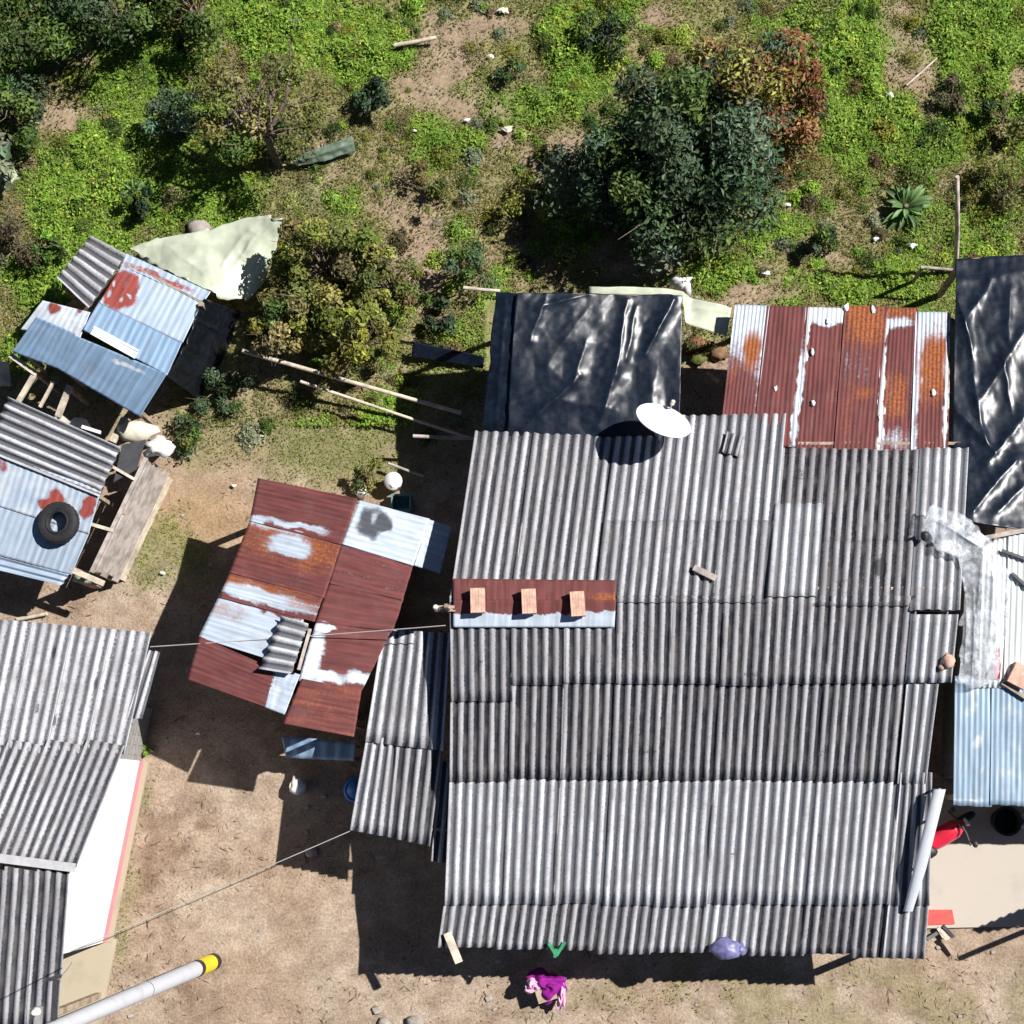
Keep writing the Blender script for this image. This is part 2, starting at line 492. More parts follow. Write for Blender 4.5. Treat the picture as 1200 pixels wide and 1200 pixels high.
# ------------------------------------------------------------------ corrugated sheets
_sid = [0]
def sheet_mesh(A, B, C, D, nw, amp, nv=10, thick=.006, phase=0.0, per=8, sag=.012, tone=.5, wear=None, kind='metal', ragged=0.0, soil=1.0):
    """A-B across the waves (top), D-C across at the foot; waves run A->D"""
    _sid[0] += 1; sid = _sid[0]
    A, B, C, D = [np.asarray(p, float) for p in (A, B, C, D)]
    nu = max(2, int(round(nw*per))+1)
    u = np.linspace(0, 1, nu)[None, :]; v = np.linspace(0, 1, nv)[:, None]
    n = np.cross(B-A, D-A); n /= np.linalg.norm(n)
    if n[2] < 0:
        n = -n
    uu = np.repeat(u, nv, 0); vv = np.repeat(v, nu, 1)
    ve = vv
    if ragged:
        j = 1+ragged*(fbm(u*nw*.7+sid*3.1, u*0+sid, 5, 2)-.5)
        ve = vv*np.repeat(j, nv, 0)
    pos = (A*(1-uu[..., None])+B*uu[..., None])*(1-ve[..., None]) + (D*(1-uu[..., None])+C*uu[..., None])*ve[..., None]
    cw = np.cos(2*PI*(uu*nw+phase))
    wob = sag*(fbm(uu*2.3+sid*7.7, vv*2.9+sid*1.3, 3, 3)-.5)*2
    pos = pos + n*(amp*cw+wob)[..., None]
    lu = np.linalg.norm(B-A); lv = np.linalg.norm(D-A)
    V = pos.reshape(-1, 3)
    suv = np.stack([uu*lu+sid*11.3, vv*lv+sid*5.7, uu*0], -1).reshape(-1, 3)
    px = proj(V)
    if kind == 'fibre':
        ph = fbm(px[:, 0]*.02+sid*.37, px[:, 1]*.02, 9, 3)
        w = np.stack([np.full(len(V), tone)+.12*(ph-.5), (1-soil*(.5-.5*cw)).ravel(), .25*ph, np.ones(len(V))], 1)
    else:
        w = np.zeros((len(V), 4))
    if wear is not None:
        w = wear(px, uu.ravel(), vv.ravel(), w)
    w = np.clip(w, 0, 1)
    if kind != 'fibre':
        suv[:, 2] = w[:, 3]
    nn = len(V)
    V2 = np.concatenate([V, V-n*thick]); suv = np.concatenate([suv, suv]); w = np.concatenate([w, w])
    idx = np.arange(nn).reshape(nv, nu)
    q = np.stack([idx[:-1, :-1], idx[1:, :-1], idx[1:, 1:], idx[:-1, 1:]], -1).reshape(-1, 4)
    f = [q, q[:, ::-1]+nn]
    for e, fl in ((idx[0], 1), (idx[-1], 0), (idx[:, 0], 0), (idx[:, -1], 1)):
        s = np.stack([e[:-1], e[1:], e[1:]+nn, e[:-1]+nn], 1)
        f.append(s if fl else s[:, ::-1])
    Fc = np.concatenate(f)
    return V2, Fc, dict(suv=suv, wear=w)

def sheet(parent, pts, nw, amp, mat, name='roof_sheet', label=None, **kw):
    V, Fc, at = sheet_mesh(*[P3(p) for p in pts], nw, amp, **kw)
    o = link_mesh(name, V, Fc, mat, parent, smooth=True, attrs=at)
    if label:
        o['label'] = label
    return o

def blobs(lst, base=(0, 0, 0)):
    """wear painter: (cx, cy, rx, ry, rot, channel, value, soft) in photo pixels, later ones overwrite"""
    def f(px, u, v, w):
        w[:, 0] = base[0]; w[:, 1] = base[1]; w[:, 2] = base[2]
        px = px + 9*np.stack([fbm(px[:, 0]*.11, px[:, 1]*.11, 41, 4)-.5, fbm(px[:, 0]*.11, px[:, 1]*.11, 47, 4)-.5], 1)
        for cx, cy, rx, ry, rot, ch, val, soft in lst:
            a = math.radians(rot); dx = px[:, 0]-cx; dy = px[:, 1]-cy
            x = (dx*math.cos(a)+dy*math.sin(a))/rx; y = (-dx*math.sin(a)+dy*math.cos(a))/ry
            k = 1-sm(1-soft, 1+soft, (np.abs(x)**2.6+np.abs(y)**2.6)**(1/2.6))
            w[:, ch] = w[:, ch]*(1-k)+val*k
            if ch == 0 and val > .5:
                w[:, 2] *= (1-k)
        return w
    return f

def posts(parent, lst, w=.09, mat=None, name='post'):
    for px, py, z in lst:
        t = P(px, py, z); b = np.array([t[0], t[1], -.05])
        MB().beam(b, t, w, w).done(name, mat or M['wood'], parent)

def wall_ring(parent, pts, ztop, mat, thick=.14, name='wall', z0=-.05):
    """upright wall along world points (closed)"""
    for i in range(len(pts)):
        a = np.array(pts[i][:2]); b = np.array(pts[(i+1) % len(pts)][:2])
        dr = (b-a)/np.linalg.norm(b-a); nn = np.array([-dr[1], dr[0]])*thick/2
        a2 = a+dr*thick/2; b2 = b+dr*thick/2*.98
        za = ztop[i]; zb = ztop[(i+1) % len(pts)]
        def q(p, o, z): return np.array([p[0]+o[0], p[1]+o[1], z])
        MB().hexa([q(a2, -nn, z0), q(b2, -nn, z0), q(b2, nn, z0), q(a2, nn, z0)],
                  [q(a2, -nn, za), q(b2, -nn, zb), q(b2, nn, zb), q(a2, nn, za)]).done(name, mat, parent)

def lerp(a, b, t):
    return a+(b-a)*t

# ------------------------------------------------------------------ sun, sky, camera
g = P(536, 1093, 0); s_ = P(536-97, 1093+40, 0)
sv = (g-s_); SUN_EL = math.atan2(1.8, np.linalg.norm(sv)); SUN_AZ = math.atan2(sv[0], sv[1])
w = bpy.data.worlds.new('World'); scene.world = w; w.use_nodes = True
nt = w.node_tree
bg = nt.nodes['Background']
sky = nt.nodes.new('ShaderNodeTexSky'); sky.sky_type = 'NISHITA'; sky.sun_disc = False
sky.sun_elevation = SUN_EL; sky.sun_rotation = SUN_AZ; sky.altitude = 2500; sky.air_density = .6; sky.dust_density = .2
nt.links.new(sky.outputs[0], bg.inputs[0]); bg.inputs[1].default_value = .05
L = bpy.data.lights.new('sun', 'SUN'); L.energy = 5.0; L.angle = math.radians(.5); L.color = (1, .965, .92)
so = bpy.data.objects.new('sun', L); COL.objects.link(so)
sd = Vector((sv[0], sv[1], 1.8)).normalized()
so.rotation_euler = sd.to_track_quat('Z', 'Y').to_euler(); so.location = sd*60
cam = bpy.data.cameras.new('camera'); co = bpy.data.objects.new('camera', cam); COL.objects.link(co)
cam.sensor_fit = 'AUTO'; cam.angle = 2*math.atan(600/F); cam.clip_end = 2000
co.matrix_world = Matrix([[R[0][0], R[0][1], R[0][2], 0], [R[1][0], R[1][1], R[1][2], 0], [R[2][0], R[2][1], R[2][2], H], [0, 0, 0, 1]])
scene.camera = co
scene.view_settings.view_transform = 'Standard'; scene.view_settings.look = 'None'
scene.view_settings.exposure = 0.56; scene.view_settings.gamma = 1.0
scene.cycles.max_bounces = 6; scene.cycles.transparent_max_bounces = 8

# ------------------------------------------------------------------ ground
LUSH = [(400, 530, 70, 36), (450, 500, 40, 40), (430, 35, 85, 40), (330, 15, 70, 25), (980, 140, 75, 58), (1000, 60, 55, 40), (1135, 40, 45, 75), (1180, 20, 50, 50), (1110, 150, 50, 28), (140, 210, 95, 75),
        (170, 110, 75, 55), (240, 230, 70, 40), (850, 322, 55, 24), (1000, 338, 50, 22), (680, 90, 42, 42), (700, 18, 70, 22), (562, 100, 42, 30), (350, 60, 60, 40),
        (40, 330, 45, 32), (120, 262, 55, 30), (905, 272, 45, 20), (1075, 170, 55, 30), (610, 120, 30, 22), (200, 640, 40, 55), (940, 40, 30, 40), (30, 400, 30, 40), (250, 170, 60, 40)]
DRY = [(245, 490, 60, 60), (480, 205, 85, 60), (620, 230, 55, 40), (1050, 205, 110, 40), (1160, 285, 60, 40), (640, 318, 80, 22), (300, 215, 60, 40), (385, 520, 120, 55), (360, 480, 80, 40), (1180, 170, 40, 60), (430, 150, 60, 40)]
SOIL = [(560, 30, 75, 24), (515, 105, 65, 34), (480, 275, 45, 60), (1092, 62, 30, 55), (1058, 40, 26, 50), (735, 305, 60, 18), (70, 130, 24, 20), (500, 320, 50, 26), (945, 302, 55, 11),
        (1192, 100, 20, 20), (880, 347, 60, 10), (590, 148, 28, 24), (770, 20, 40, 14), (245, 590, 65, 45), (110, 712, 100, 17), (825, 440, 40, 55), (540, 60, 40, 30), (660, 190, 50, 40)]

def field(lst, px, soft=.55, seed=0):
    r = np.zeros(len(px))
    jx = px[:, 0]+34*(fbm(px[:, 0]*.022, px[:, 1]*.022, seed+1)-.5)*2; jy = px[:, 1]+28*(fbm(px[:, 0]*.022, px[:, 1]*.022, seed+7)-.5)*2
    for cx, cy, rx, ry in lst:
        dd = np.sqrt(((jx-cx)/rx)**2+((jy-cy)/ry)**2)
        r = np.maximum(r, 1-sm(1-soft, 1+soft, dd))
    return r

def cover(px):
    """how green, how dry and how bare the ground is at photo pixel px"""
    up = 1-sm(330, 560, px[:, 1]+40*(fbm(px[:, 0]*.01, px[:, 1]*.01, 3)-.5))
    n = fbm(px[:, 0]*.012, px[:, 1]*.012, 21, 5); n2 = fbm(px[:, 0]*.03+50, px[:, 1]*.03, 31, 4)
    l = field(LUSH, px, .5, 2); dr = field(DRY, px, .5, 5); so_ = field(SOIL, px, .5, 9)
    lush = np.clip(l*.90+up*(sm(.50, .68, n)*.5)-so_*.55, 0, 1)*(.55+.45*sm(.3, .6, n2))
    dry = np.clip(np.maximum(dr, up*.75)-lush*.5-so_*.45, 0, 1)
    strip = np.exp(-((px[:, 0]-(176-(px[:, 1]-900)*.17))/11)**2)*sm(890, 920, px[:, 1])*(1-sm(1110, 1165, px[:, 1]))*sm(.35, .55, n2)
    br = sm(560, 760, px[:, 0])*sm(1120, 1150, px[:, 1])*sm(.40, .62, n2)*.6
    wall = np.exp(-((px[:, 1]-1135)/12)**2)*sm(560, 700, px[:, 0])*.5
    lush = np.maximum(lush, strip*.55); dry = np.maximum(dry, np.maximum(br, wall*sm(.4, .6, n2)))
    return lush, dry, so_, up, n, n2

def axis(lo, hi, st, far):
    c = list(np.arange(lo, hi+1e-6, st)); a = []; x = st
    p = hi; 
    while p < far:
        x *= 1.35; p += x; a.append(p)
    b = []; x = st; p = lo
    while p > -far:
        x *= 1.35; p -= x; b.append(p)
    return np.array(b[::-1]+c+a)

def ground_z(x, y):
    k = sm(5.0, 8.5, y)
    return (.16*(fbm(x*.5, y*.5, 4, 4)-.5)*k + .03*(fbm(x*1.7, y*1.7, 14, 3)-.5))*np.clip(1-np.hypot(x, y)/60, 0, 1)

def make_ground():
    ax = axis(-13, 11, .075, 400); ay = axis(-6, 18.5, .075, 400)
    X, Y = np.meshgrid(ax, ay)
    x = X.ravel(); y = Y.ravel()
    V = np.stack([x, y, ground_z(x, y)], 1)
    cl = V.copy(); cl[:, 2] = 0
    far = np.hypot(x, y) > 24
    cl[far, 0] = 0; cl[far, 1] = 5
    px = proj(cl)
    px[far, 0] = x[far]*60+600; px[far, 1] = 100-np.abs(y[far])*3
    lush, dry, soil, up, n, n2 = cover(px)
    tan = np.array([.430, .352, .272]); tan2 = np.array([.30, .222, .160]); sl = np.array([.36, .262, .198]); org = np.array([.36, .245, .13])
    gr = np.array([.17, .27, .045]); ol = np.array([.27, .245, .125]); og2 = np.array([.22, .265, .075])
    k = sm(.35, .65, n2)[:, None]
    c = tan*(1-k*.55)+tan2*k*.55
    k2 = (sm(.42, .62, n)*.6)[:, None]; c = c*(1-k2)+np.array([.35, .258, .182])*k2
    k3 = (sm(.52, .70, fbm(px[:, 0]*.035+3, px[:, 1]*.05, 55, 4))*.38)[:, None]; c = c*(1-k3)+np.array([.22, .158, .115])*k3
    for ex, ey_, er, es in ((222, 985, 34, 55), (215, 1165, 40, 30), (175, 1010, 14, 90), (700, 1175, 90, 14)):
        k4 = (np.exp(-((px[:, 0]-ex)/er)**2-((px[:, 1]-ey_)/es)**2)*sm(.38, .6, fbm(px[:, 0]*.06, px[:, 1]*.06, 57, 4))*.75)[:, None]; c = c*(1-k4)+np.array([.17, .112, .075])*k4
    og = np.exp(-(((px[:, 0]-245)/70)**2+((px[:, 1]-610)/50)**2))[:, None]; c = c*(1-og*.8)+org*og*.8
    u = (up*.9)[:, None]; c = c*(1-u)+sl*u
    vg = np.clip(up*(1.05-soil*1.1), 0, .92)*sm(.28, .56, fbm(px[:, 0]*.016+9, px[:, 1]*.016, 77, 5))
    vm = sm(.4, .6, n2)[:, None]; vc = ol*(1-vm)+og2*vm
    c = c*(1-vg[:, None])+vc*vg[:, None]
    q = (dry*.85*sm(.25, .6, n2+.15))[:, None]; c = c*(1-q)+ol*q
    q = np.clip(lush*1.15, 0, .95)[:, None]; q = np.where(px[:, 1:2] > 470, q*.6, q); gq = np.where(px[:, 1:2] > 470, np.array([[.17, .19, .07]]), gr[None, :]); c = c*(1-q)+gq*q
    ny, nx = X.shape
    idx = np.arange(ny*nx).reshape(ny, nx)
    Fc = np.stack([idx[:-1, :-1], idx[:-1, 1:], idx[1:, 1:], idx[1:, :-1]], -1).reshape(-1, 4)
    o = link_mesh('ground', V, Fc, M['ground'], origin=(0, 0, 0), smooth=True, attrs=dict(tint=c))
    o['kind'] = 'structure'
make_ground()

# ------------------------------------------------------------------ foliage
def leaf_quads(C, Nrm, L, Wd, seed=0):
    rg = np.random.default_rng(seed)
    n = len(C)
    rv = rg.normal(size=(n, 3)); Nrm = Nrm/(np.linalg.norm(Nrm, axis=1, keepdims=True)+1e-9)
    T = np.cross(Nrm, rv); T /= (np.linalg.norm(T, axis=1, keepdims=True)+1e-9)
    B = np.cross(Nrm, T)
    L = L[:, None]; Wd = Wd[:, None]
    fold = Nrm*(Wd*.22)
    V = np.stack([C-T*L*.5-fold*.6, C+B*Wd*.5+fold*.3, C+T*L*.5-fold, C-B*Wd*.5+fold*.3], 1).reshape(-1, 3)
    Fc = np.arange(n*4).reshape(n, 4)
    return V, Fc

def tints(n, cols, seed, spread=.22, weights=None):
    rg = np.random.default_rng(seed)
    cols = np.array(cols)
    c = cols[rg.choice(len(cols), n, p=weights)]
    return c*np.exp(rg.normal(size=(n, 1))*spread)*(1+rg.normal(size=(n, 3))*.06)

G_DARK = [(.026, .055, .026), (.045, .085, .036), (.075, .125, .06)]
G_BLUE = [(.08, .14, .08), (.14, .20, .13), (.045, .085, .045)]
G_MID = [(.08, .135, .025), (.11, .175, .035), (.05, .085, .02)]
G_OLIVE = [(.18, .195, .04), (.23, .225, .06), (.13, .15, .035), (.27, .235, .10)]
G_YEL = [(.26, .26, .04), (.20, .22, .04), (.14, .165, .035)]
G_RED = [(.22, .085, .035), (.30, .14, .055), (.17, .12, .045), (.12, .13, .045)]
G_LIME = [(.25, .40, .055), (.19, .33, .045), (.36, .46, .075)]
G_PALE = [(.22, .26, .16), (.16, .20, .12), (.28, .31, .2)]

def plant(name, label, cat, base, height, rad, nleaf, size, cols, seed, group=None, clumps=14, flat=.75, low=.25, gap=.42, stem=.06, trunk_name='trunk', zc=None, mat=None, extra=None, lean=(0, 0)):
    """trunk with limbs out to clumps of leaves spread through the crown's volume"""
    rg = np.random.default_rng(seed)
    t = thing(name, label, cat, (base[0], base[1], 0), group)
    b = np.array(t['_w']); b[2] = float(ground_z(np.array([b[0]]), np.array([b[1]]))[0])-.03
    cc = []
    while len(cc) < clumps:
        p = rg.uniform(-1, 1, 3)
        r = np.linalg.norm(p)
        if r < 1 and r > .25:
            z = low+(1-low)*(p[2]*.5+.5)
            cc.append((p[0]*rad*.85+lean[0]*z, p[1]*rad*.85+lean[1]*z, height*z*(1-.28*np.hypot(p[0], p[1]))))
    cc = np.array(cc)+np.array([b[0], b[1], 0])
    mb = MB()
    fork = b+np.array([lean[0]*low*.6, lean[1]*low*.6, height*low])
    mb.tube([b, (b+fork)/2+rg.normal(size=3)*.03, fork], [stem, stem*.85, stem*.72], 8)
    for c in cc:
        mid = fork*.45+c*.55+rg.normal(size=3)*rad*.09
        mb.tube([fork, mid, c], [stem*.5, stem*.28, stem*.09], 5)
        for _ in range(2):
            e = c+rg.normal(size=3)*rad*.22
            mb.tube([mid, (mid+e)/2+rg.normal(size=3)*.04, e], [stem*.2, stem*.12, stem*.04], 4)
    mb.done(trunk_name, M['bark'], t, smooth=True)
    k = rg.choice(clumps, nleaf)
    cr = rad*gap*rg.uniform(.55, 1.15, clumps)
    off = rg.normal(size=(nleaf, 3)); off /= np.linalg.norm(off, axis=1, keepdims=True)
    rr = rg.uniform(0, 1, nleaf)**.45
    C = cc[k]+off*(cr[k]*rr)[:, None]*np.array([1, 1, flat])
    C[:, 2] = np.maximum(C[:, 2], b[2]+.06)
    nr = off*.7+np.array([0, 0, .55])+rg.normal(size=(nleaf, 3))*.45
    Ls = size*rg.uniform(.6, 1.35, nleaf)
    V, Fc = leaf_quads(C, nr, Ls, Ls*rg.uniform(.38, .62, nleaf), seed)
    ct = tints(clumps, cols, seed+1, .2)
    col = ct[k]*np.exp(rg.normal(size=(nleaf, 1))*.22)
    if extra:
        col = extra(C, col, rg)
    link_mesh('crown', V, Fc, mat or M['leaf'], t, attrs=dict(tint=np.repeat(col, 4, 0)))
    return t

TG = 'trees and shrubs on the overgrown plot'
# the big broad tree in the middle of the plot and its reddish neighbour
plant('broadleaf_tree', 'large dark green broadleaf tree with bluish leaves, biggest on the overgrown plot', 'tree', (792, 238), 3.4, 2.0, 23000, .125, G_DARK+G_BLUE+G_MID+G_DARK[1:], 11, TG, 70, .8, .15, .30, .10, lean=(.1, .35))
plant('broadleaf_tree', 'tree with rusty red and brown leaves touching the big dark green tree', 'tree', (858, 165), 3.1, 1.75, 10500, .11, G_RED*3+G_OLIVE[:2]+G_BLUE[:2], 12, TG, 60, .8, .2, .26, .07, lean=(0, .15))
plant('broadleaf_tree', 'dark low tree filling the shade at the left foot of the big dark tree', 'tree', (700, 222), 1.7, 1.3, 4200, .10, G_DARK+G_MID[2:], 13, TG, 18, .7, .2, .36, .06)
# olive shrubs beside the coop and the tarpaulin
plant('tall_shrub', 'tall olive green shrub beside the crumpled pale plastic sheet', 'shrub', (400, 345), 3.0, 1.3, 8500, .105, G_OLIVE+G_YEL[1:], 14, TG, 44, .9, .15, .23, .07)
plant('tall_shrub', 'leaning olive shrub at the left foot of the tall one, by the black coop side', 'shrub', (352, 402), 2.5, .8, 3400, .10, G_OLIVE+G_MID[:2], 47, TG, 24, .9, .15, .26, .05)
plant('low_shrub', 'dark tangled weeds just right of the black sided coop', 'shrub', (262, 462), .6, .62, 1500, .075, G_DARK+G_MID[2:], 48, TG, 14, .6, .15, .30, .03)
plant('tall_shrub', 'yellowish olive shrub just below the tall olive shrub, over the long pale pole', 'shrub', (425, 415), 2.1, .9, 3200, .10, G_YEL+G_OLIVE[:2], 15, TG, 24, .9, .2, .25, .045)
plant('tall_shrub', 'sparse olive shrub with bare grey twigs left of the black tarpaulin roof', 'shrub', (462, 345), 1.8, .8, 2300, .075, G_OLIVE, 16, TG, 20, .9, .25, .26, .05)
plant('low_shrub', 'small green shrub at the upper left corner of the black tarpaulin roof', 'shrub', (552, 322), 1.3, .6, 1700, .07, G_MID+G_DARK[2:], 17, TG, 14, .8, .2, .36, .04)
plant('low_shrub', 'yellow green shrub at the lower left edge of the big tree shadow', 'shrub', (625, 240), .9, .62, 1300, .07, G_YEL+G_OLIVE[:1], 18, TG, 12, .7, .2, .36, .03)
plant('low_shrub', 'brownish dry shrub in the middle of the bare soil patch', 'shrub', (500, 225), .7, .6, 900, .065, G_OLIVE+[(.13, .09, .05)], 19, TG, 12, .7, .2, .32, .03)
plant('round_bush', 'small round dark green bush with its own black shadow on open soil', 'bush', (440, 118), .85, .42, 1300, .085, G_DARK+G_BLUE[:1], 20, TG, 9, .9, .25, .42, .04)
plant('round_bush', 'bluish grey bush among bright weeds left of the bare limbed tree', 'bush', (205, 140), .95, .62, 1500, .09, G_BLUE+G_DARK[1:], 21, TG, 12, .8, .2, .36, .04)
plant('round_bush', 'dark leafy bush just above the lean coop with corrugated patch', 'bush', (168, 250), .7, .45, 800, .10, G_MID+G_DARK, 22, TG, 9, .8, .2, .4, .03)
plant('bare_tree', 'thin forked tree with pale bare limbs and sparse olive leaves', 'tree', (326, 192), 2.9, 1.5, 4200, .09, G_OLIVE+G_MID[:1], 23, TG, 26, .7, .36, .28, .10, lean=(-.15, .75))
# dense trees of the upper left corner
plant('broadleaf_tree', 'dense green tree in the top left corner of the plot', 'tree', (40, 70), 3.0, 1.5, 9000, .10, G_MID+G_DARK[1:2], 24, TG, 26, .8, .2, .36, .08)
plant('broadleaf_tree', 'dark tree at the top edge right of the corner tree', 'tree', (150, 40), 2.6, 1.25, 6000, .10, G_MID+G_DARK[1:], 25, TG, 20, .8, .2, .36, .07)
plant('broadleaf_tree', 'mid green leafy tree at the top edge above the bluish bush', 'tree', (238, 30), 2.0, 1.0, 4200, .09, G_MID+G_OLIVE[:1], 26, TG, 18, .8, .2, .34, .06)
plant('broadleaf_tree', 'dark green tree at the left edge below the corner tree', 'tree', (25, 150), 2.0, .9, 3400, .095, G_MID+G_DARK[1:], 27, TG, 16, .8, .2, .36, .06)
plant('pale_leaved_plant', 'pale silvery plant with big leaves at the left edge', 'plant', (12, 215), 1.5, .6, 330, .26, G_PALE, 28, TG, 12, .8, .3, .42, .035)
plant('low_shrub', 'brown withered shrub at the left edge above the coop', 'shrub', (28, 292), 1.0, .6, 1500, .07, [(.12, .10, .055), (.09, .075, .04), (.07, .08, .03)], 29, TG, 12, .8, .2, .36, .04)
plant('low_shrub', 'leafy green shrub between the brown shrub and the striped coop patch', 'shrub', (62, 300), .8, .42, 700, .11, G_MID+G_LIME[1:2], 30, TG, 9, .8, .2, .42, .03)
plant('round_bush', 'dark green bush at the top edge between bare soil and big tree', 'bush', (712, 45), .8, .6, 1300, .08, G_MID+G_DARK, 31, TG, 11, .8, .2, .36, .03)
plant('round_bush', 'small dark bush on the open ground right of the bare soil', 'bush', (596, 92), .5, .32, 500, .075, G_MID+G_DARK, 32, TG, 7, .8, .2, .4, .025)
plant('low_shrub', 'bushy weed at the lower right of the big tree, by the grass edge', 'shrub', (962, 292), .7, .38, 700, .085, G_MID+G_DARK, 33, TG, 8, .8, .2, .4, .03)
plant('low_shrub', 'brown and green shrub right of the upright wooden pole', 'shrub', (1165, 215), .7, .75, 1300, .075, G_OLIVE+[(.12, .09, .05)], 34, TG, 13, .7, .2, .34, .03)
plant('low_shrub', 'dull green shrub near the right edge above the brown one', 'shrub', (1175, 140), .7, .6, 1100, .08, G_OLIVE+G_MID, 35, TG, 11, .7, .2, .34, .03)
plant('low_shrub', 'dusty brown weed clump beside the pale bare patch at right', 'shrub', (1115, 112), .5, .45, 700, .07, [(.14, .11, .07), (.10, .10, .05)], 36, TG, 9, .7, .2, .36, .025)
plant('low_shrub', 'dark shrub in the shade left of the black tarpaulin roof', 'shrub', (520, 372), .55, .4, 500, .085, G_DARK+G_MID[:1], 37, TG, 9, .8, .2, .4, .03)
plant('low_shrub', 'small weed tuft between white wall corner and big shed shadow', 'shrub', (174, 880), .3, .13, 160, .06, G_MID+G_LIME[:1], 38, None, 5, .8, .2, .45, .012)
plant('low_shrub', 'scrubby bush above the rusted red shed beside the white bucket', 'shrub', (432, 560), .6, .42, 700, .07, G_OLIVE+G_MID, 39, TG, 9, .8, .2, .36, .03)
plant('low_shrub', 'straggly dark weeds in the shade right of the coops', 'shrub', (236, 505), .55, .6, 1300, .07, G_DARK+G_MID+G_OLIVE[:1], 40, TG, 11, .6, .2, .34, .03)

def rosette(name, label, base, n, length, seed):
    t = thing(name, label, 'plant', (base[0], base[1], 0), TG)
    b = np.array(t['_w']); rg = np.random.default_rng(seed)
    V = []; Fc = []; T = []
    for i in range(n):
        a = 2*PI*i/n*2.4+rg.uniform(-.3, .3); el = rg.uniform(.25, 1.15); Ln = length*rg.uniform(.65, 1.1)
        dr = np.array([math.cos(a), math.sin(a)]); sd_ = np.array([-dr[1], dr[0]])
        m = 7; col = np.array([.12, .21, .075])*math.exp(rg.normal()*.25)
        k0 = len(V)
        for j in range(m+1):
            s = j/m
            r = Ln*s*math.cos(el)*(1-.15*s)+.03; z = Ln*(s*math.sin(el)-s*s*.55)+.08
            wd = .062*(math.sin(PI*min(1, s*.88+.10)))*length
            for e in (-1, 0, 1):
                V.append(b+np.array([*(dr*r+sd_*wd*e), z+(.022 if e else -.006)])); T.append(col)
        for j in range(m):
            for e in (0, 1):
                q = k0+j*3+e
                Fc.append((q, q+1, q+4, q+3))
    link_mesh('leaf_rosette', V, Fc, M['leaf'], t, smooth=True, attrs=dict(tint=np.array(T)))
    mb = MB(); mb.tube([b+[0, 0, -.03], b+[0, 0, .2]], [.06, .04], 8); mb.done('stem', M['bark'], t, smooth=True)
    return t
rosette('long_leaved_plant', 'spiky plant with long arching green leaves left of the upright pole', (1060, 245), 46, .75, 4)
rosette('long_leaved_plant', 'smaller spiky green plant in the weeds below the bluish bush', (160, 228), 20, .42, 6)

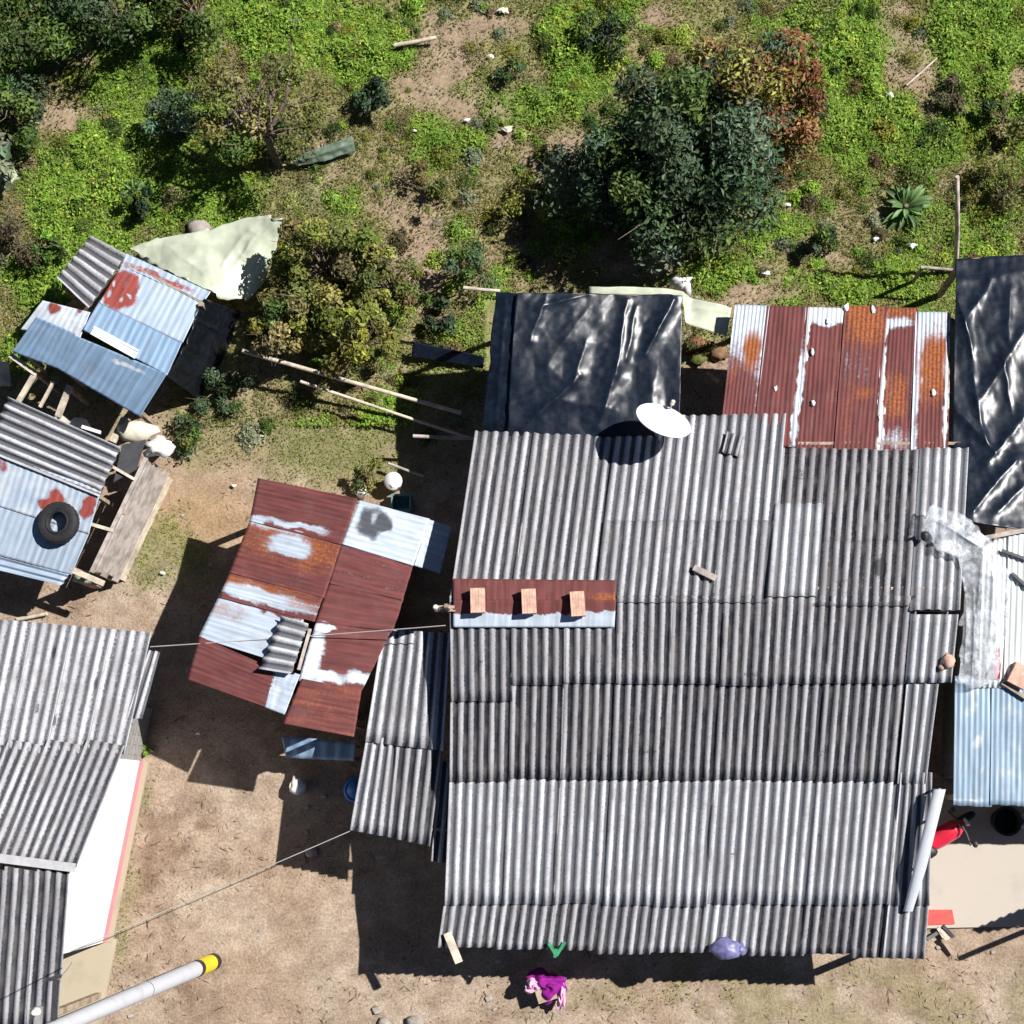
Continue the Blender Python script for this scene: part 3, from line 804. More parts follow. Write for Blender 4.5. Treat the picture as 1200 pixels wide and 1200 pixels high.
def ground_cover():
    """weeds and grass over the whole plot: nobody could count them"""
    rg = np.random.default_rng(3)
    n = 800000
    x = rg.uniform(-13, 10.5, n); y = rg.uniform(-5, 18, n)
    B = np.stack([x, y, np.zeros(n)], 1); px = proj(B)
    ok = (px[:, 0] > -120) & (px[:, 0] < 1300) & (px[:, 1] > -160) & (px[:, 1] < 1260)
    # keep clear of floors and buildings
    ok &= ~((px[:, 1] > 520) & (px[:, 0] > 540) & (px[:, 1] < 1110))
    ok &= ~((px[:, 1] > 350) & (px[:, 0] > 570) & (px[:, 0] < 800) & (px[:, 1] < 520))
    ok &= ~((px[:, 1] > 380) & (px[:, 0] > 860))
    ok &= ~((px[:, 1] > 735) & (px[:, 0] < 130))
    x = x[ok]; y = y[ok]; px = px[ok]
    lush, dry, so__, up, nn, n2 = cover(px)
    cl = fbm(x*1.6, y*1.6, 61, 3); cl2 = fbm(x*4.1, y*4.1, 71, 3)
    dens = np.clip(lush*1.0*(.55+.9*sm(.35, .6, cl)) + dry*.8*sm(.28, .52, cl2) + up*(1-so__)*.35, 0, 1)
    low = px[:, 1] > 500
    dens = np.where(low, dens*.6, dens)
    keep = rg.uniform(0, 1, len(x)) < dens
    x, y, lush, dry, cl, cl2, low, n2 = [a[keep] for a in (x, y, lush, dry, cl, cl2, low, n2)]
    m = len(x)
    hh = np.where(low, .02, .015+.22*lush*sm(.33, .63, cl)+.04*dry*sm(.45, .65, cl2))
    z = ground_z(x, y)+.012+hh*rg.uniform(.15, 1, m)
    C = np.stack([x, y, z], 1)
    nr = rg.normal(size=(m, 3))*.32+np.array([0, 0, 1.0])
    Ls = np.where(low, .036, .044+.034*lush)*rg.uniform(.6, 1.5, m)
    Wd = Ls*rg.uniform(.25, .6, m)
    V, Fc = leaf_quads(C, nr, Ls, Wd, 5)
    lime = tints(m, G_LIME+[(.19, .31, .04), (.12, .20, .03)], 9, .2)
    ol = tints(m, G_OLIVE+[(.22, .185, .10), (.13, .15, .035)], 10, .25)
    k = sm(.15, .5, lush+.25*(cl2-.5))[:, None]
    col = ol*(1-k)+lime*k
    k = np.where(low[:, None], k*.45, k)
    col = ol*(1-k)+lime*k
    dk = sm(.56, .72, fbm(x*.9+7, y*.9, 81, 3))[:, None]*.3
    col = col*(1-dk)+tints(m, G_MID, 12, .2)*dk
    # tufts of many kinds
    pal = [G_LIME, G_LIME, G_YEL, G_OLIVE, G_YEL, G_MID, G_LIME, G_MID, [(.24, .19, .11), (.30, .24, .15), (.18, .13, .08)], G_PALE, [(.17, .12, .06), (.12, .10, .05)]]
    TV = [V]; TF = [Fc]; TC = [np.repeat(col, 4, 0)]; kv = len(V); got = 0
    while got < 900:
        q = (rg.uniform(-40, 1240), rg.uniform(-60, 520))
        if (q[1] > 330 and q[0] > 540) or (q[0] < 290 and 270 < q[1]):
            continue
        l_, d_, s_2, u_, _, _ = [float(a[0]) for a in cover(np.array([[q[0], q[1]]]))]
        if rg.uniform() > u_*(1-.72*s_2)+.08:
            continue
        got += 1
        b0 = P(*q, 0); r0 = .09*math.exp(rg.normal()*.5+.35); h0 = r0*rg.uniform(.35, .9); nl = int(min(260, 30+2300*r0*r0*2))
        off = rg.normal(size=(nl, 2))*r0*.5
        zz = float(ground_z(b0[:1], b0[1:2])[0])+.03+h0*np.exp(-(off**2).sum(1)/(r0*r0*.6))*rg.uniform(.4, 1, nl)
        Cc = np.stack([b0[0]+off[:, 0], b0[1]+off[:, 1], zz], 1)
        nr = np.stack([off[:, 0]/r0, off[:, 1]/r0, np.full(nl, 1.0)], 1)+rg.normal(size=(nl, 3))*.45
        ls = rg.uniform(.035, .085)*rg.uniform(.6, 1.4, nl)
        kk = rg.choice(len(pal), p=None if l_ < .4 else np.array([4, 4, 3, 1, 1, 4, 3, 1.5, .4, .4, .4])/22.7)
        v_, f_ = leaf_quads(Cc, nr, ls, ls*rg.uniform(.25, .6), got)
        TV.append(v_); TF.append(f_+kv); kv += len(v_)
        base_c = np.array(pal[kk][rg.integers(len(pal[kk]))])
        TC.append(np.repeat(base_c*np.exp(rg.normal(size=(nl, 1))*.25), 4, 0))
    V = np.concatenate(TV); Fc = np.concatenate(TF); allc = np.concatenate(TC)
    o = link_mesh('weeds', V, Fc, M['weed'], origin=(0, 0, 0), attrs=dict(tint=allc))
    tag(o, 'low weeds and grass covering the overgrown plot', 'grass', kind='stuff')
ground_cover()

def pebbles():
    rg = np.random.default_rng(8); V = []; Fc = []
    n = 0
    while n < 900:
        p = (rg.uniform(-20, 1220), rg.uniform(0, 1210))
        if p[1] < 560 and rg.uniform() < .62:
            continue
        q = P(*p, 0); q[2] = float(ground_z(q[:1], q[1:2])[0])
        s = .012*math.exp(rg.normal()*.55+.35)
        a = rg.uniform(0, 6.28); k = len(V)
        for (i, j, h) in ((1, 0, 0), (0, 1, 0), (-1, 0, 0), (0, -1, 0), (.55, .5, 1), (-.5, .55, .9), (-.55, -.5, 1.05), (.5, -.55, .85)):
            xx = (i*math.cos(a)-j*math.sin(a))*s*1.3; yy = (i*math.sin(a)+j*math.cos(a))*s
            V.append(q+np.array([xx, yy, h*s*.8-.004]))
        Fc += [(k+4, k+5, k+6, k+7), (k, k+1, k+4), (k+1, k+5, k+4), (k+1, k+2, k+5), (k+2, k+6, k+5), (k+2, k+3, k+6), (k+3, k+7, k+6), (k+3, k, k+7), (k, k+4, k+7)]
        n += 1
    o = link_mesh('pebbles', V, Fc, M['stone'], origin=(0, 0, 0))
    tag(o, 'loose pebbles strewn over the bare dirt', 'pebbles', kind='stuff')
pebbles()

def straw():
    rg = np.random.default_rng(18)
    n = 34000
    x = rg.uniform(-12, 9, n); y = rg.uniform(-5, 17, n)
    px = proj(np.stack([x, y, 0*x], 1))
    ok = (px[:, 0] > -40) & (px[:, 0] < 1240) & (px[:, 1] > -40) & (px[:, 1] < 1240)
    cl_ = np.exp(-((px[:, 0]-222)/36)**2-((px[:, 1]-985)/60)**2)+np.exp(-((px[:, 0]-215)/45)**2-((px[:, 1]-1165)/32)**2)
    ok &= (fbm(x*1.1, y*1.1, 91, 4) > .50+.12*rg.uniform(0, 1, n)) | (cl_ > .25+.5*rg.uniform(0, 1, n))
    ok &= ~((px[:, 1] > 520) & (px[:, 0] > 540) & (px[:, 1] < 1110)) & ~((px[:, 1] > 735) & (px[:, 0] < 130))
    x = x[ok]; y = y[ok]; m = len(x)
    C = np.stack([x, y, ground_z(x, y)+.014], 1)
    nr = np.array([0, 0, 1.0])+rg.normal(size=(m, 3))*.08
    Ls = .07*np.exp(rg.normal(size=m)*.5); V, Fc = leaf_quads(C, nr, Ls, np.clip(Ls*.16, .006, .02), 19)
    col = tints(m, [(.42, .33, .22), (.30, .22, .14), (.16, .105, .065), (.10, .07, .045), (.34, .25, .20)], 20, .2)
    o = link_mesh('dry_litter', V, Fc, M['weed'], origin=(0, 0, 0), attrs=dict(tint=np.repeat(col, 4, 0)))
    tag(o, 'dry stalks and leaf litter lying on the bare dirt', 'leaf litter', kind='stuff')
straw()

# ------------------------------------------------------------------ the big house
house = thing('house', 'large house under grey corrugated fibre cement roof with stained lower rows', 'house', (800, 800, 0))
XL = [(480, 561), (505, 557), (600, 541), (690, 527), (740, 526), (800, 529), (912, 527), (1060, 521), (1122, 511)]
XR = [(480, 1137), (525, 1135), (718, 1126), (740, 1122), (830, 1096), (912, 1091), (1000, 1088), (1122, 1083)]
def edge(tab, y):
    return float(np.interp(y, [a for a, _ in tab], [b for _, b in tab]))
def zmain(px, py):
    if py <= 702:
        return float(np.interp(py, [480, 702], [2.12, 3.05]))
    return float(np.interp(py, [702, 1122], [3.05, 1.85]))
def mainpt(t, y, dz=0.0):
    x0 = edge(XL, y); x1 = 1126+(1083-1126)*np.clip((y-702)/420, 0, 1) if y > 702 else edge(XR, y)
    x = lerp(x0, x1, t)
    return (x, y, zmain(x, y)+dz)
NW = 48
def mainsheet(t0, t1, ya, yb, tone, dz=0.0, lift=.035, skew=0.0, ya1=None, yb1=None, soil=.82, **kw):
    ya1 = ya if ya1 is None else ya1; yb1 = yb if yb1 is None else yb1
    nw = (t1-t0)*NW
    pts = [mainpt(t0, ya, dz), mainpt(t1, ya1, dz), mainpt(t1, yb1, dz+lift), mainpt(t0, yb, dz+lift)]
    pts[2] = (pts[2][0]+skew, *pts[2][1:]); pts[3] = (pts[3][0]+skew, *pts[3][1:])
    return sheet(house, pts, nw, .027, M['fibre'], kind='fibre', tone=tone, soil=soil, phase=(t0*NW) % 1.0, nv=9, per=9, sag=.014, thick=.007, ragged=.012, **kw)
def stain(lst):
    def f(px, u, v, w):
        for cx, cy, rx, ry, val in lst:
            dd = np.sqrt(((px[:, 0]-cx)/rx)**2+((px[:, 1]-cy)/ry)**2)
            k = 1-sm(.5, 1.3, dd); w[:, 2] = w[:, 2]*(1-k)+val*k
        return w
    return f
ST = stain([(600, 640, 14, 7, .6), (655, 585, 10, 9, .55), (780, 640, 12, 8, .6), (940, 555, 12, 12, .6), (990, 680, 16, 8, .6), (700, 770, 10, 8, .6), (620, 850, 12, 10, .6), (760, 880, 14, 8, .6), (880, 790, 12, 7, .65), (960, 880, 10, 12, .6), (560, 780, 8, 12, .65), (860, 1000, 5, 14, .6), (700, 1000, 4, 12, .55), (590, 960, 5, 10, .5), (960, 980, 4, 14, .6), (1032, 665, 9, 16, .9), (835, 617, 9, 5, .9), (891, 560, 4, 10, .7), (690, 520, 12, 6, .6), (845, 748, 5, 8, .9), (752, 575, 8, 20, .55), (1045, 860, 14, 10, .7)])
def tj(a=.05):
    return random.uniform(-a, a)
# north slope
te = [0, .116, .232, .283, .402, .51, .62, .712, .80, .894]
ey = [505, 508, 511, 512, 487, 486, 525, 526, 527]
for i in range(9):
    t0, t1 = te[i], te[i+1]+.006
    if i < 3:
        mainsheet(t0, t1, ey[i], 706, .60+tj(.06), dz=.004*(i % 2)+.002, lift=.0, ya1=ey[i]+2, wear=ST)
    elif i < 6:
        mainsheet(t0, t1, ey[i], 622+tj(3), .78+tj(.08), dz=.03+.004*(i % 2), lift=-.024, ya1=ey[i]-1, wear=ST)
        mainsheet(t0, t1, 610, 706, .66+tj(.07), dz=.036+.004*(i % 2), lift=-.03, wear=ST)
    elif i == 6:
        mainsheet(t0, t1, 525, 598, .22, dz=.0, lift=0, wear=ST)
        mainsheet(t0, t1, 590, 699, .95, dz=.03, lift=.01, wear=ST)
    else:
        mainsheet(t0, t1, ey[i], 640, .26+tj(.03), dz=.004*(i % 2), lift=0, wear=ST)
        mainsheet(t0, t1, 634, 710, .36+tj(.05), dz=.034, lift=-.02, wear=ST)
mainsheet(.902, 1.0, 525, 715, .98, dz=.045, lift=.01)
# south slope, four rows
tc_ = [0, .118, .22, .325, .43, .535, .64, .745, .85, .908]
r4 = [.62, .52, .42, .55, .7, .85, .48, .30, .28]
for i in range(9):
    t0, t1 = tc_[i], tc_[i+1]+.006
    o4 = .004*(i % 2)
    mainsheet(t0, t1, 698, 800+tj(4) if i else 822, .44+tj(.08), dz=o4, soil=.86, lift=.045, wear=ST)
    mainsheet(t0, t1, 785, 914+tj(2), .35+tj(.07), dz=o4-.004, soil=.9, lift=.04, wear=ST)
    mainsheet(t0, t1, 902, 1061+tj(2), .90+tj(.06), dz=o4-.006, soil=.78, lift=.04, wear=ST)
    mainsheet(t0, t1+(.002 if i < 8 else 0), 1050, 1113+i*1.1+tj(3), r4[i], dz=o4-.006, lift=.02)
mainsheet(.905, .998, 720, 800, .98, dz=.02, lift=.04)
sheet(house, [mainpt(.908, 790, .0), (1101, 790, zmain(0, 790)), (1085, 918, zmain(0, 918)+.03), mainpt(.908, 918, .03)], 3, .027, M['fibre'], kind='fibre', tone=.9, nv=9, per=9, sag=.02, thick=.007)
sheet(house, [mainpt(.914, 905, .0), (1092, 905, zmain(0, 905)), (1089, 1061, zmain(0, 1061)+.03), mainpt(.914, 1061, .03)], 4, .027, M['fibre'], kind='fibre', tone=.78, nv=9, per=9, sag=.02, thick=.007)
sheet(house, [mainpt(.914, 1050, .0), (1089, 1050, zmain(0, 1050)), (1083, 1124, zmain(0, 1122)+.02), mainpt(.914, 1123, .02)], 4, .027, M['fibre'], kind='fibre', tone=.8, nv=7, per=9, sag=.02, thick=.007)
# walls, purlins and porch posts
def gp(px, py, z):
    q = P(px, py, z); return (q[0], q[1])
ring = [gp(552, 1080, 1.9), gp(1058, 1085, 1.9), gp(1108, 712, 2.9), gp(1112, 545, 2.2), gp(580, 530, 2.2), gp(546, 702, 2.9)]
wall_ring(house, ring, [1.80, 1.80, 2.85, 2.05, 2.10, 2.85], M['block'])
for y in (520, 600, 690, 715, 800, 912, 1000, 1060, 1108):
    a = P3(mainpt(.012, y, -.085)); b = P3(mainpt(.985 if y < 720 else .955, y, -.085))
    MB().beam(a, b, .05, .07).done('purlin', M['wood'], house)
posts(house, [(522, 1106, 1.78), (1074, 1110, 1.78)], .10)
# service bracket on the left gable
a = P(527, 716, 2.75)
mb = MB(); mb.beam(a, a+[0, 0, .75], .06, .06); mb.beam(a+[-.22, 0, .55], a+[.12, 0, .55], .05, .05); mb.beam(a+[-.22, -.02, .30], a+[.12, -.02, .30], .05, .05)
br = mb.done('service_bracket', M['wood'], house)
for oz in (.58, .33):
    MB().lathe(a+[-.18, -.01, oz], [(.02, 0), (.045, .01), (.03, .05), (.045, .06), (.03, .11)], 10).done('insulator', M['insulator'], br)

# ridge flashing held down by three clay bricks
def fl(x, y, dz=.05):
    return (x, y, zmain(x, y)+dz)
wf = blobs([(625, 692, 160, 40, 0, 0, 1, .1), (715, 705, 22, 12, 0, 1, .8, .6), (600, 684, 80, 5, 0, 1, .35, .6)], (0, 0, .1))
V, Fc, at = sheet_mesh(*[P3(p) for p in (fl(531, 678, .062), fl(722, 680, .062), fl(721, 704, .055), fl(531, 704, .055))], 9, .003, nv=10, wear=wf, sag=.012)
fo = thing('ridge_flashing', 'long brown and zinc flashing strip on the ridge under three bricks', 'flashing', (626, 704, zmain(0, 702)+.05))
link_mesh('upper_strip', V, Fc, M['tin'], fo, smooth=True, attrs=at)
wf2 = blobs([(625, 695, 160, 24, 0, 0, 1, .1)], (0, 0, .15))
V, Fc, at = sheet_mesh(*[P3(p) for p in (fl(531, 703.5, .060), fl(722, 703.5, .060), fl(720, 735, .062), fl(531, 735, .062))], 9, .003, nv=14, wear=wf2, sag=.012)
link_mesh('lower_strip', V, Fc, M['tin'], fo, smooth=True, attrs=at)
for k, (bx, by, lb) in enumerate(((560, 704, 'leftmost of three clay bricks weighing down the ridge flashing'), (620, 705, 'middle one of three clay bricks weighing down the ridge flashing'), (677, 708, 'rightmost of three clay bricks, nearest the flashing rusty end'))):
    c = P(bx, by, zmain(bx, by)+.16)
    mb = MB()
    rzz = .02+.02*k
    cr_, sr_ = math.cos(rzz), math.sin(rzz)
    hw, hl, hh = .115, .20, .075
    # hollow block: shell with two channels showing at its ends
    mb.box(c+[0, 0, hh-.012], (2*hw, 2*hl, .024), rzz); mb.box(c+[0, 0, -hh+.012], (2*hw, 2*hl, .024), rzz)
    for e in (-1, 0, 1):
        ox = e*(hw-.012)
        mb.box(c+[ox*cr_, ox*sr_, 0], (.024, 2*hl-.004, 2*hh-.049), rzz)
    for e in (-.6, -.2, .2, .6):
        ox = e*hw
        mb.box(c+[ox*cr_, ox*sr_, hh+.002], (.008, 2*hl-.01, .004), rzz)
    tag(mb.done('clay_brick', M['clay']), lb, 'brick', 'bricks on the ridge flashing')

# satellite dish
base = P(768, 520, zmain(768, 520))
dish = thing('satellite_dish', 'white oval satellite dish standing at the roof edge', 'satellite dish', (772, 517, zmain(772, 517)))
b = np.array(dish['_w'])
cen = P(777, 494, 2.95)
nrm = np.array([.30, .62, .62]); nrm /= np.linalg.norm(nrm)
mb = MB()
rd = .47
prof = [(.001, 0)]+[(rd*k/7, .11*(k/7)**2) for k in range(1, 8)]+[(rd+.012, .112), (rd+.012, .098)]+[(rd*k/7, .11*(k/7)**2-.014) for k in range(7, 0, -1)]+[(.001, -.014)]
mb.lathe(cen-nrm*.08, prof, 36, nrm); mb.done('reflector', M['white'], dish, smooth=True)
mb = MB(); mb.tube([b+[0, 0, -.05], b+[0, 0, .30], cen-nrm*.13], [.03, .028, .026], 10); mb.done('mast', M['steel'], dish, smooth=True)
low_ = np.array([0, 0, -1.0]); low_ = low_-nrm*np.dot(low_, nrm); low_ /= np.linalg.norm(low_)
tip = cen+low_*.40+nrm*.20
mb = MB(); mb.tube([cen+low_*rd*.97, tip], .012, 8); ar = mb.done('feed_arm', M['steel'], dish, smooth=True)
mb = MB(); mb.lathe(tip, [(.02, -.03), (.035, -.02), (.035, .05), (.02, .06)], 12, -nrm); mb.done('feed_horn', M['cream'], ar)

# odds and ends lying on the big roof
def on(px, py, dz=.06):
    return P(px, py, zmain(px, py)+dz)
V, Fc, at = sheet_mesh(on(852, 506, .10), on(873, 512, .07), on(866, 536, .07), on(846, 530, .10), 2.5, .03, kind='fibre', tone=.5, nv=6)
tag(link_mesh('sheet_offcut', V, Fc, M['fibre'], smooth=True, attrs=at), 'broken corrugated offcut lying askew right of the satellite dish', 'roof offcut')
mb = MB(); mb.beam(on(813, 665, .08), on(839, 678, .08), .10, .06); tag(mb.done('board_scrap', M['greywood']), 'short dark grey board scrap lying across the roof corrugations', 'board')
mb = MB(); mb.beam(on(524, 1093, .07), on(538, 1128, .09), .13, .03); tag(mb.done('wooden_board', M['palewood']), 'pale short board sticking out over the lower left eave', 'board')
mb = MB(); c = on(852, 1112, .10); mb.blob(c, (.25, .17, .13), 3, 16, .3); mb.blob(c+[.22, -.02, -.02], (.10, .09, .08), 5, 10, .35)
tag(mb.done('plastic_bag', M['lilac'], smooth=True), 'crumpled blue grey plastic bag on the lower eave', 'bag')
mb = MB()
for k, (x0, y0, x1, y1) in enumerate(((643, 1105, 652, 1120), (652, 1120, 662, 1104), (652, 1112, 650, 1122))):
    mb.beam(on(x0, y0, .07), on(x1, y1, .07), .05, .02)
tag(mb.done('cloth_strip', M['greencloth']), 'small green cloth strip caught on the lower eave', 'cloth')
mb = MB(); mb.blob(on(1112, 775, .10), (.10, .12, .07), 8, 10, .35); mb.blob(on(1104, 782, .08), (.06, .05, .05), 9, 8, .3)
tag(mb.done('rubble_chunk', M['clay'], smooth=True), 'pinkish rubble chunk at the right roof edge', 'rubble')
# loose ridge piece lying on the right edge
tr = thing('ridge_trim', 'bent pale metal trim strip propped along the right roof edge', 'metal trim', (1082, 1000, zmain(0, 1000)))
pts_l = [(1101, 925, zmain(0, 925)+.28), (1092, 962, zmain(0, 962)+.30), (1078, 1018, zmain(0, 1018)+.26), (1064, 1068, zmain(0, 1068)+.10)]
V = []; Fc = []
for i, p in enumerate(pts_l):
    c = P3(p)
    for k in range(7):
        a = PI*(k/6)
        for rr_ in (.10,):
            V.append(c+np.array([math.cos(a)*rr_*(1-.25*(i == 3)), 0, math.sin(a)*.05]))
for i in range(len(pts_l)-1):
    for k in range(6):
        Fc.append((i*7+k, i*7+k+1, (i+1)*7+k+1, (i+1)*7+k))
nvv = len(V)
V2 = V+[v-np.array([0, 0, .006]) for v in V]
Fc = Fc+[tuple(i+nvv for i in f[::-1]) for f in Fc]
link_mesh('strip', V2, Fc, M['zinc'], tr, smooth=True, attrs=dict(suv=np.array(V2)*[1, 1, 0], wear=np.tile([0, 0, .62, 0], (len(V2), 1))))
mb = MB()
for p in pts_l[:3]:
    q = P3(p); mb.beam(np.array([q[0]-.02, q[1], zmain(0, p[1])-.02]), q+[0, 0, .03], .035, .035)
mb.done('prop', M['wood'], tr)

# ------------------------------------------------------------------ annex lean-to on the left of the house
annex = thing('lean_to', 'narrow grey corrugated lean to roof along the left side of the house', 'lean-to', (470, 870, 0))
def zan(px, py):
    return float(np.interp(py, [735, 1010], [2.42, 1.98]))-.0012*(525-px)
def anx(x, y, dz=0): return (x, y, zan(x, y)+dz)
sheet(annex, [anx(449, 737, 0), anx(528, 742, 0), anx(520, 880, .035), anx(428, 869, .035)], 7, .027, M['fibre'], kind='fibre', tone=.80, soil=.75, nv=9, per=9, thick=.007, ragged=.01)
sheet(annex, [anx(430, 862, -.004), anx(467, 867, -.004), anx(456, 981, .03), anx(410, 973, .03)], 4, .027, M['fibre'], kind='fibre', tone=.72, soil=.75, nv=9, per=9, thick=.007, ragged=.01)
sheet(annex, [anx(466, 866, -.008), anx(519, 873, -.008), anx(504, 992, .026), anx(455, 981, .026)], 4, .027, M['fibre'], kind='fibre', tone=.5, nv=9, per=9, thick=.007, ragged=.01)
sheet(annex, [anx(517, 892, -.05), anx(540, 894, -.05), anx(531, 1013, -.03), anx(505, 1009, -.03)], 2.5, .027, M['fibre'], kind='fibre', tone=.66, nv=8, per=9, thick=.007)
posts(annex, [(421, 962, 1.8), (496, 978, 1.86), (455, 752, 2.25)], .09)
for y in (760, 870, 965):
    MB().beam(P(449-(y-740)*.16, y, zan(449, y)-.08), P(526, y+8, zan(526, y)-.08), .05, .06).done('purlin', M['wood'], annex)

# ------------------------------------------------------------------ the rusted red shed
red = thing('rusty_shed', 'shed with a patchwork roof of maroon and orange rusted sheets', 'shed', (370, 700, 0))
def rp(cx, cy, dz=0.0):
    x = cx/3.3333+200; y = cy/3.3333+530
    # ridge along the middle seam
    sx = 419-(y-584)*.31
    dd = (x-sx)
    z = 2.22+.52*np.clip((y-575)/260, 0, 1)-abs(dd)*.0012
    return (x, y, z+dz)
RB = blobs
# A-B along the long edge so that the waves run across the slope
def rs(pts, nw, wear, dz, lab=None):
    q = [rp(*p, dz) for p in pts]
    # waves run along the first edge: corrugation across A->D
    A, B, C, D = q
    return sheet(red, [A, D, C, B], nw, .003, M['tin'], nv=30, per=6, wear=wear, sag=.016, label=lab, thick=.004, ragged=.01)
rs([(340, 100), (732, 182), (668, 362), (308, 268)], 10, RB([(345, 615, 40, 3.5, 12, 0, .1, .8), (300, 610, 9, 5, 0, 0, .2, .6)], (.95, 0, 0)), .03, 'plain maroon sheet')
rs([(312, 258), (670, 350), (600, 570), (228, 470)], 12, RB([(345, 640, 60, 22, 12, 1, .75, .6), (338, 643, 25, 15, 12, 0, 0, .5), (338, 643, 22, 13, 12, 1, 0, .5), (300, 660, 40, 10, 12, 0, .95, .5), (345, 665, 50, 10, 14, 0, .95, .5), (320, 617, 40, 4, 12, 0, .15, .8)], (.8, .28, 0)), .02, 'maroon sheet with a bare zinc blotch ringed by orange rust')
rs([(232, 462), (598, 560), (562, 662), (188, 568)], 8, RB([(300, 690, 60, 10, 14, 1, .85, .6), (312, 700, 50, 7, 14, 0, .0, .6), (305, 697, 45, 7, 14, 1, .1, .5), (285, 690, 28, 9, 12, 0, 0, .5), (350, 705, 20, 10, 14, 1, .6, .5)], (.75, .2, 0)), .012, 'sheet half orange rust and half bare zinc')
rs([(190, 558), (520, 650), (480, 840), (108, 722)], 9, RB([(262, 716, 30, 9, 14, 1, .6, .7), (285, 735, 52, 22, 14, 0, 0, .4), (330, 715, 30, 8, 14, 0, .8, .5)], (.05, .08, .05)), .004, 'mostly bare zinc sheet with a rusty upper edge')
rs([(112, 718), (412, 850), (372, 996), (65, 886)], 9, RB([], (.95, 0, 0)), -.004, 'plain maroon sheet at the lower left corner')
rs([(408, 838), (505, 868), (445, 1025), (368, 996)], 3, RB([], (0, 0, .12)), .0, 'bare zinc strip')
rs([(735, 188), (1012, 260), (948, 444), (668, 358)], 9, RB([(435, 612, 17, 19, 15, 3, .80, .45), (441, 608, 7, 8, 0, 3, .30, .5), (449, 612, 10, 9, 0, 3, 1, .5), (431, 624, 10, 6, 30, 3, .8, .6)], (0, 0, .30)), .026, 'pale zinc sheet with a sooty burn mark')
rs([(1008, 262), (1098, 292), (1052, 474), (950, 442)], 6, RB([], (0, 0, .1)), -.30, 'zinc sheet in shade')
rs([(666, 362), (948, 440), (906, 578), (618, 512)], 8, RB([(440, 668, 40, 5, 13, 0, .95, .6)], (.8, 0, .0)), .014, 'dull purple brown sheet')
rs([(622, 506), (910, 574), (868, 700), (566, 664)], 7, RB([(425, 735, 40, 4, 10, 0, .9, .5)], (.93, .06, 0)), .008, 'maroon sheet')
rs([(570, 655), (866, 690), (748, 930), (498, 892)], 11, RB([(366, 770, 9, 34, 18, 0, 0, .6), (366, 770, 9, 34, 18, 2, .6, .5), (378, 735, 14, 4, 10, 2, .9, .4), (378, 735, 14, 4, 10, 0, 0, .4), (380, 792, 22, 7, 12, 0, 0, .65), (380, 792, 22, 7, 12, 2, .62, .6), (420, 795, 14, 7, 10, 0, 0, .65), (420, 795, 14, 7, 10, 2, .62, .6)], (.92, .05, 0)), .002, 'maroon sheet with white peeled patches')
rs([(512, 884), (746, 928), (716, 1112), (440, 1060)], 8, RB([(380, 822, 50, 22, 10, 1, .42, .6)], (.9, .36, 0)), .014, 'brick red rusted sheet at the foot')
posts(red, [(310, 580, 2.05), (236, 784, 2.42), (318, 818, 2.5), (405, 845, 2.45), (470, 620, 2.1), (448, 735, 2.3)], .09)
ringr = [gp(318, 590, 2.1), gp(246, 778, 2.1), gp(404, 836, 2.1), gp(478, 632, 2.1)]
wall_ring(red, ringr, [2.0, 2.35, 2.35, 2.05], M['wood'], .05)
# small corrugated piece on its roof
pc = thing('corrugated_offcut', 'small white ribbed offcut lying on the rusted roof', 'roof offcut', rp(440, 750, .05))
V, Fc, at = sheet_mesh(*[P3(p) for p in (rp(432, 640, .12), rp(345, 848, .12), rp(470, 868, .12), rp(540, 672, .12))], 5, .04, kind='fibre', tone=1.0, nv=6, per=9, thick=.007)
link_mesh('ribbed_sheet', V, Fc, M['fibre'], pc, smooth=True, attrs=at)
mb = MB(); mb.beam(P3(rp(545, 690, .17)), P3(rp(500, 850, .17)), .05, .035); mb.done('batten', M['greywood'], pc)
# dark sheet low at the foot
V, Fc, at = sheet_mesh(P(330, 862, .8), P(418, 870, .9), P(415, 892, .8), P(335, 888, .7), 5, .01, wear=blobs([], (0, 0, 0)), nv=6)
lo = thing('low_table', 'low sheet topped bench in the shade at the foot of the rusted shed', 'bench', (375, 882, 0))
link_mesh('top', V, Fc, M['bluetin'], lo, smooth=True, attrs=at)
posts(lo, [(336, 866, .8), (412, 874, .85), (410, 888, .78), (340, 884, .7)], .05, name='leg')

# ------------------------------------------------------------------ upper coop (patchwork)
coop = thing('patchwork_coop', 'blue grey zinc roofed coop with red patch and corrugated corner', 'coop', (150, 420, 0))
def zc(x, y):
    # distance from the ridge line (97,385)-(195,438)
    dx, dy = 98/111.4, 53/111.4
    dd = -(x-97)*dy+(y-385)*dx
    return 1.95-abs(dd)*.0052
def cp(x, y, dz=0): return (x, y, zc(x, y)+dz)
def cs(pts, nw, amp, wear, dz, mat='zinc', per=6, lab=None, **kw):
    A, B, C, D = [cp(*p, dz) for p in pts]
    return sheet(coop, [A, B, C, D], nw, amp, M[mat], nv=22, per=per, wear=wear, sag=.014, label=lab, thick=.004, ragged=.012, **kw)
cs([(148, 297), (247, 342), (239, 354), (142, 311)], 14, .0045, blobs([(185, 325, 50, 4, 24, 0, .6, .5)], (0, 0, .1)), .03)
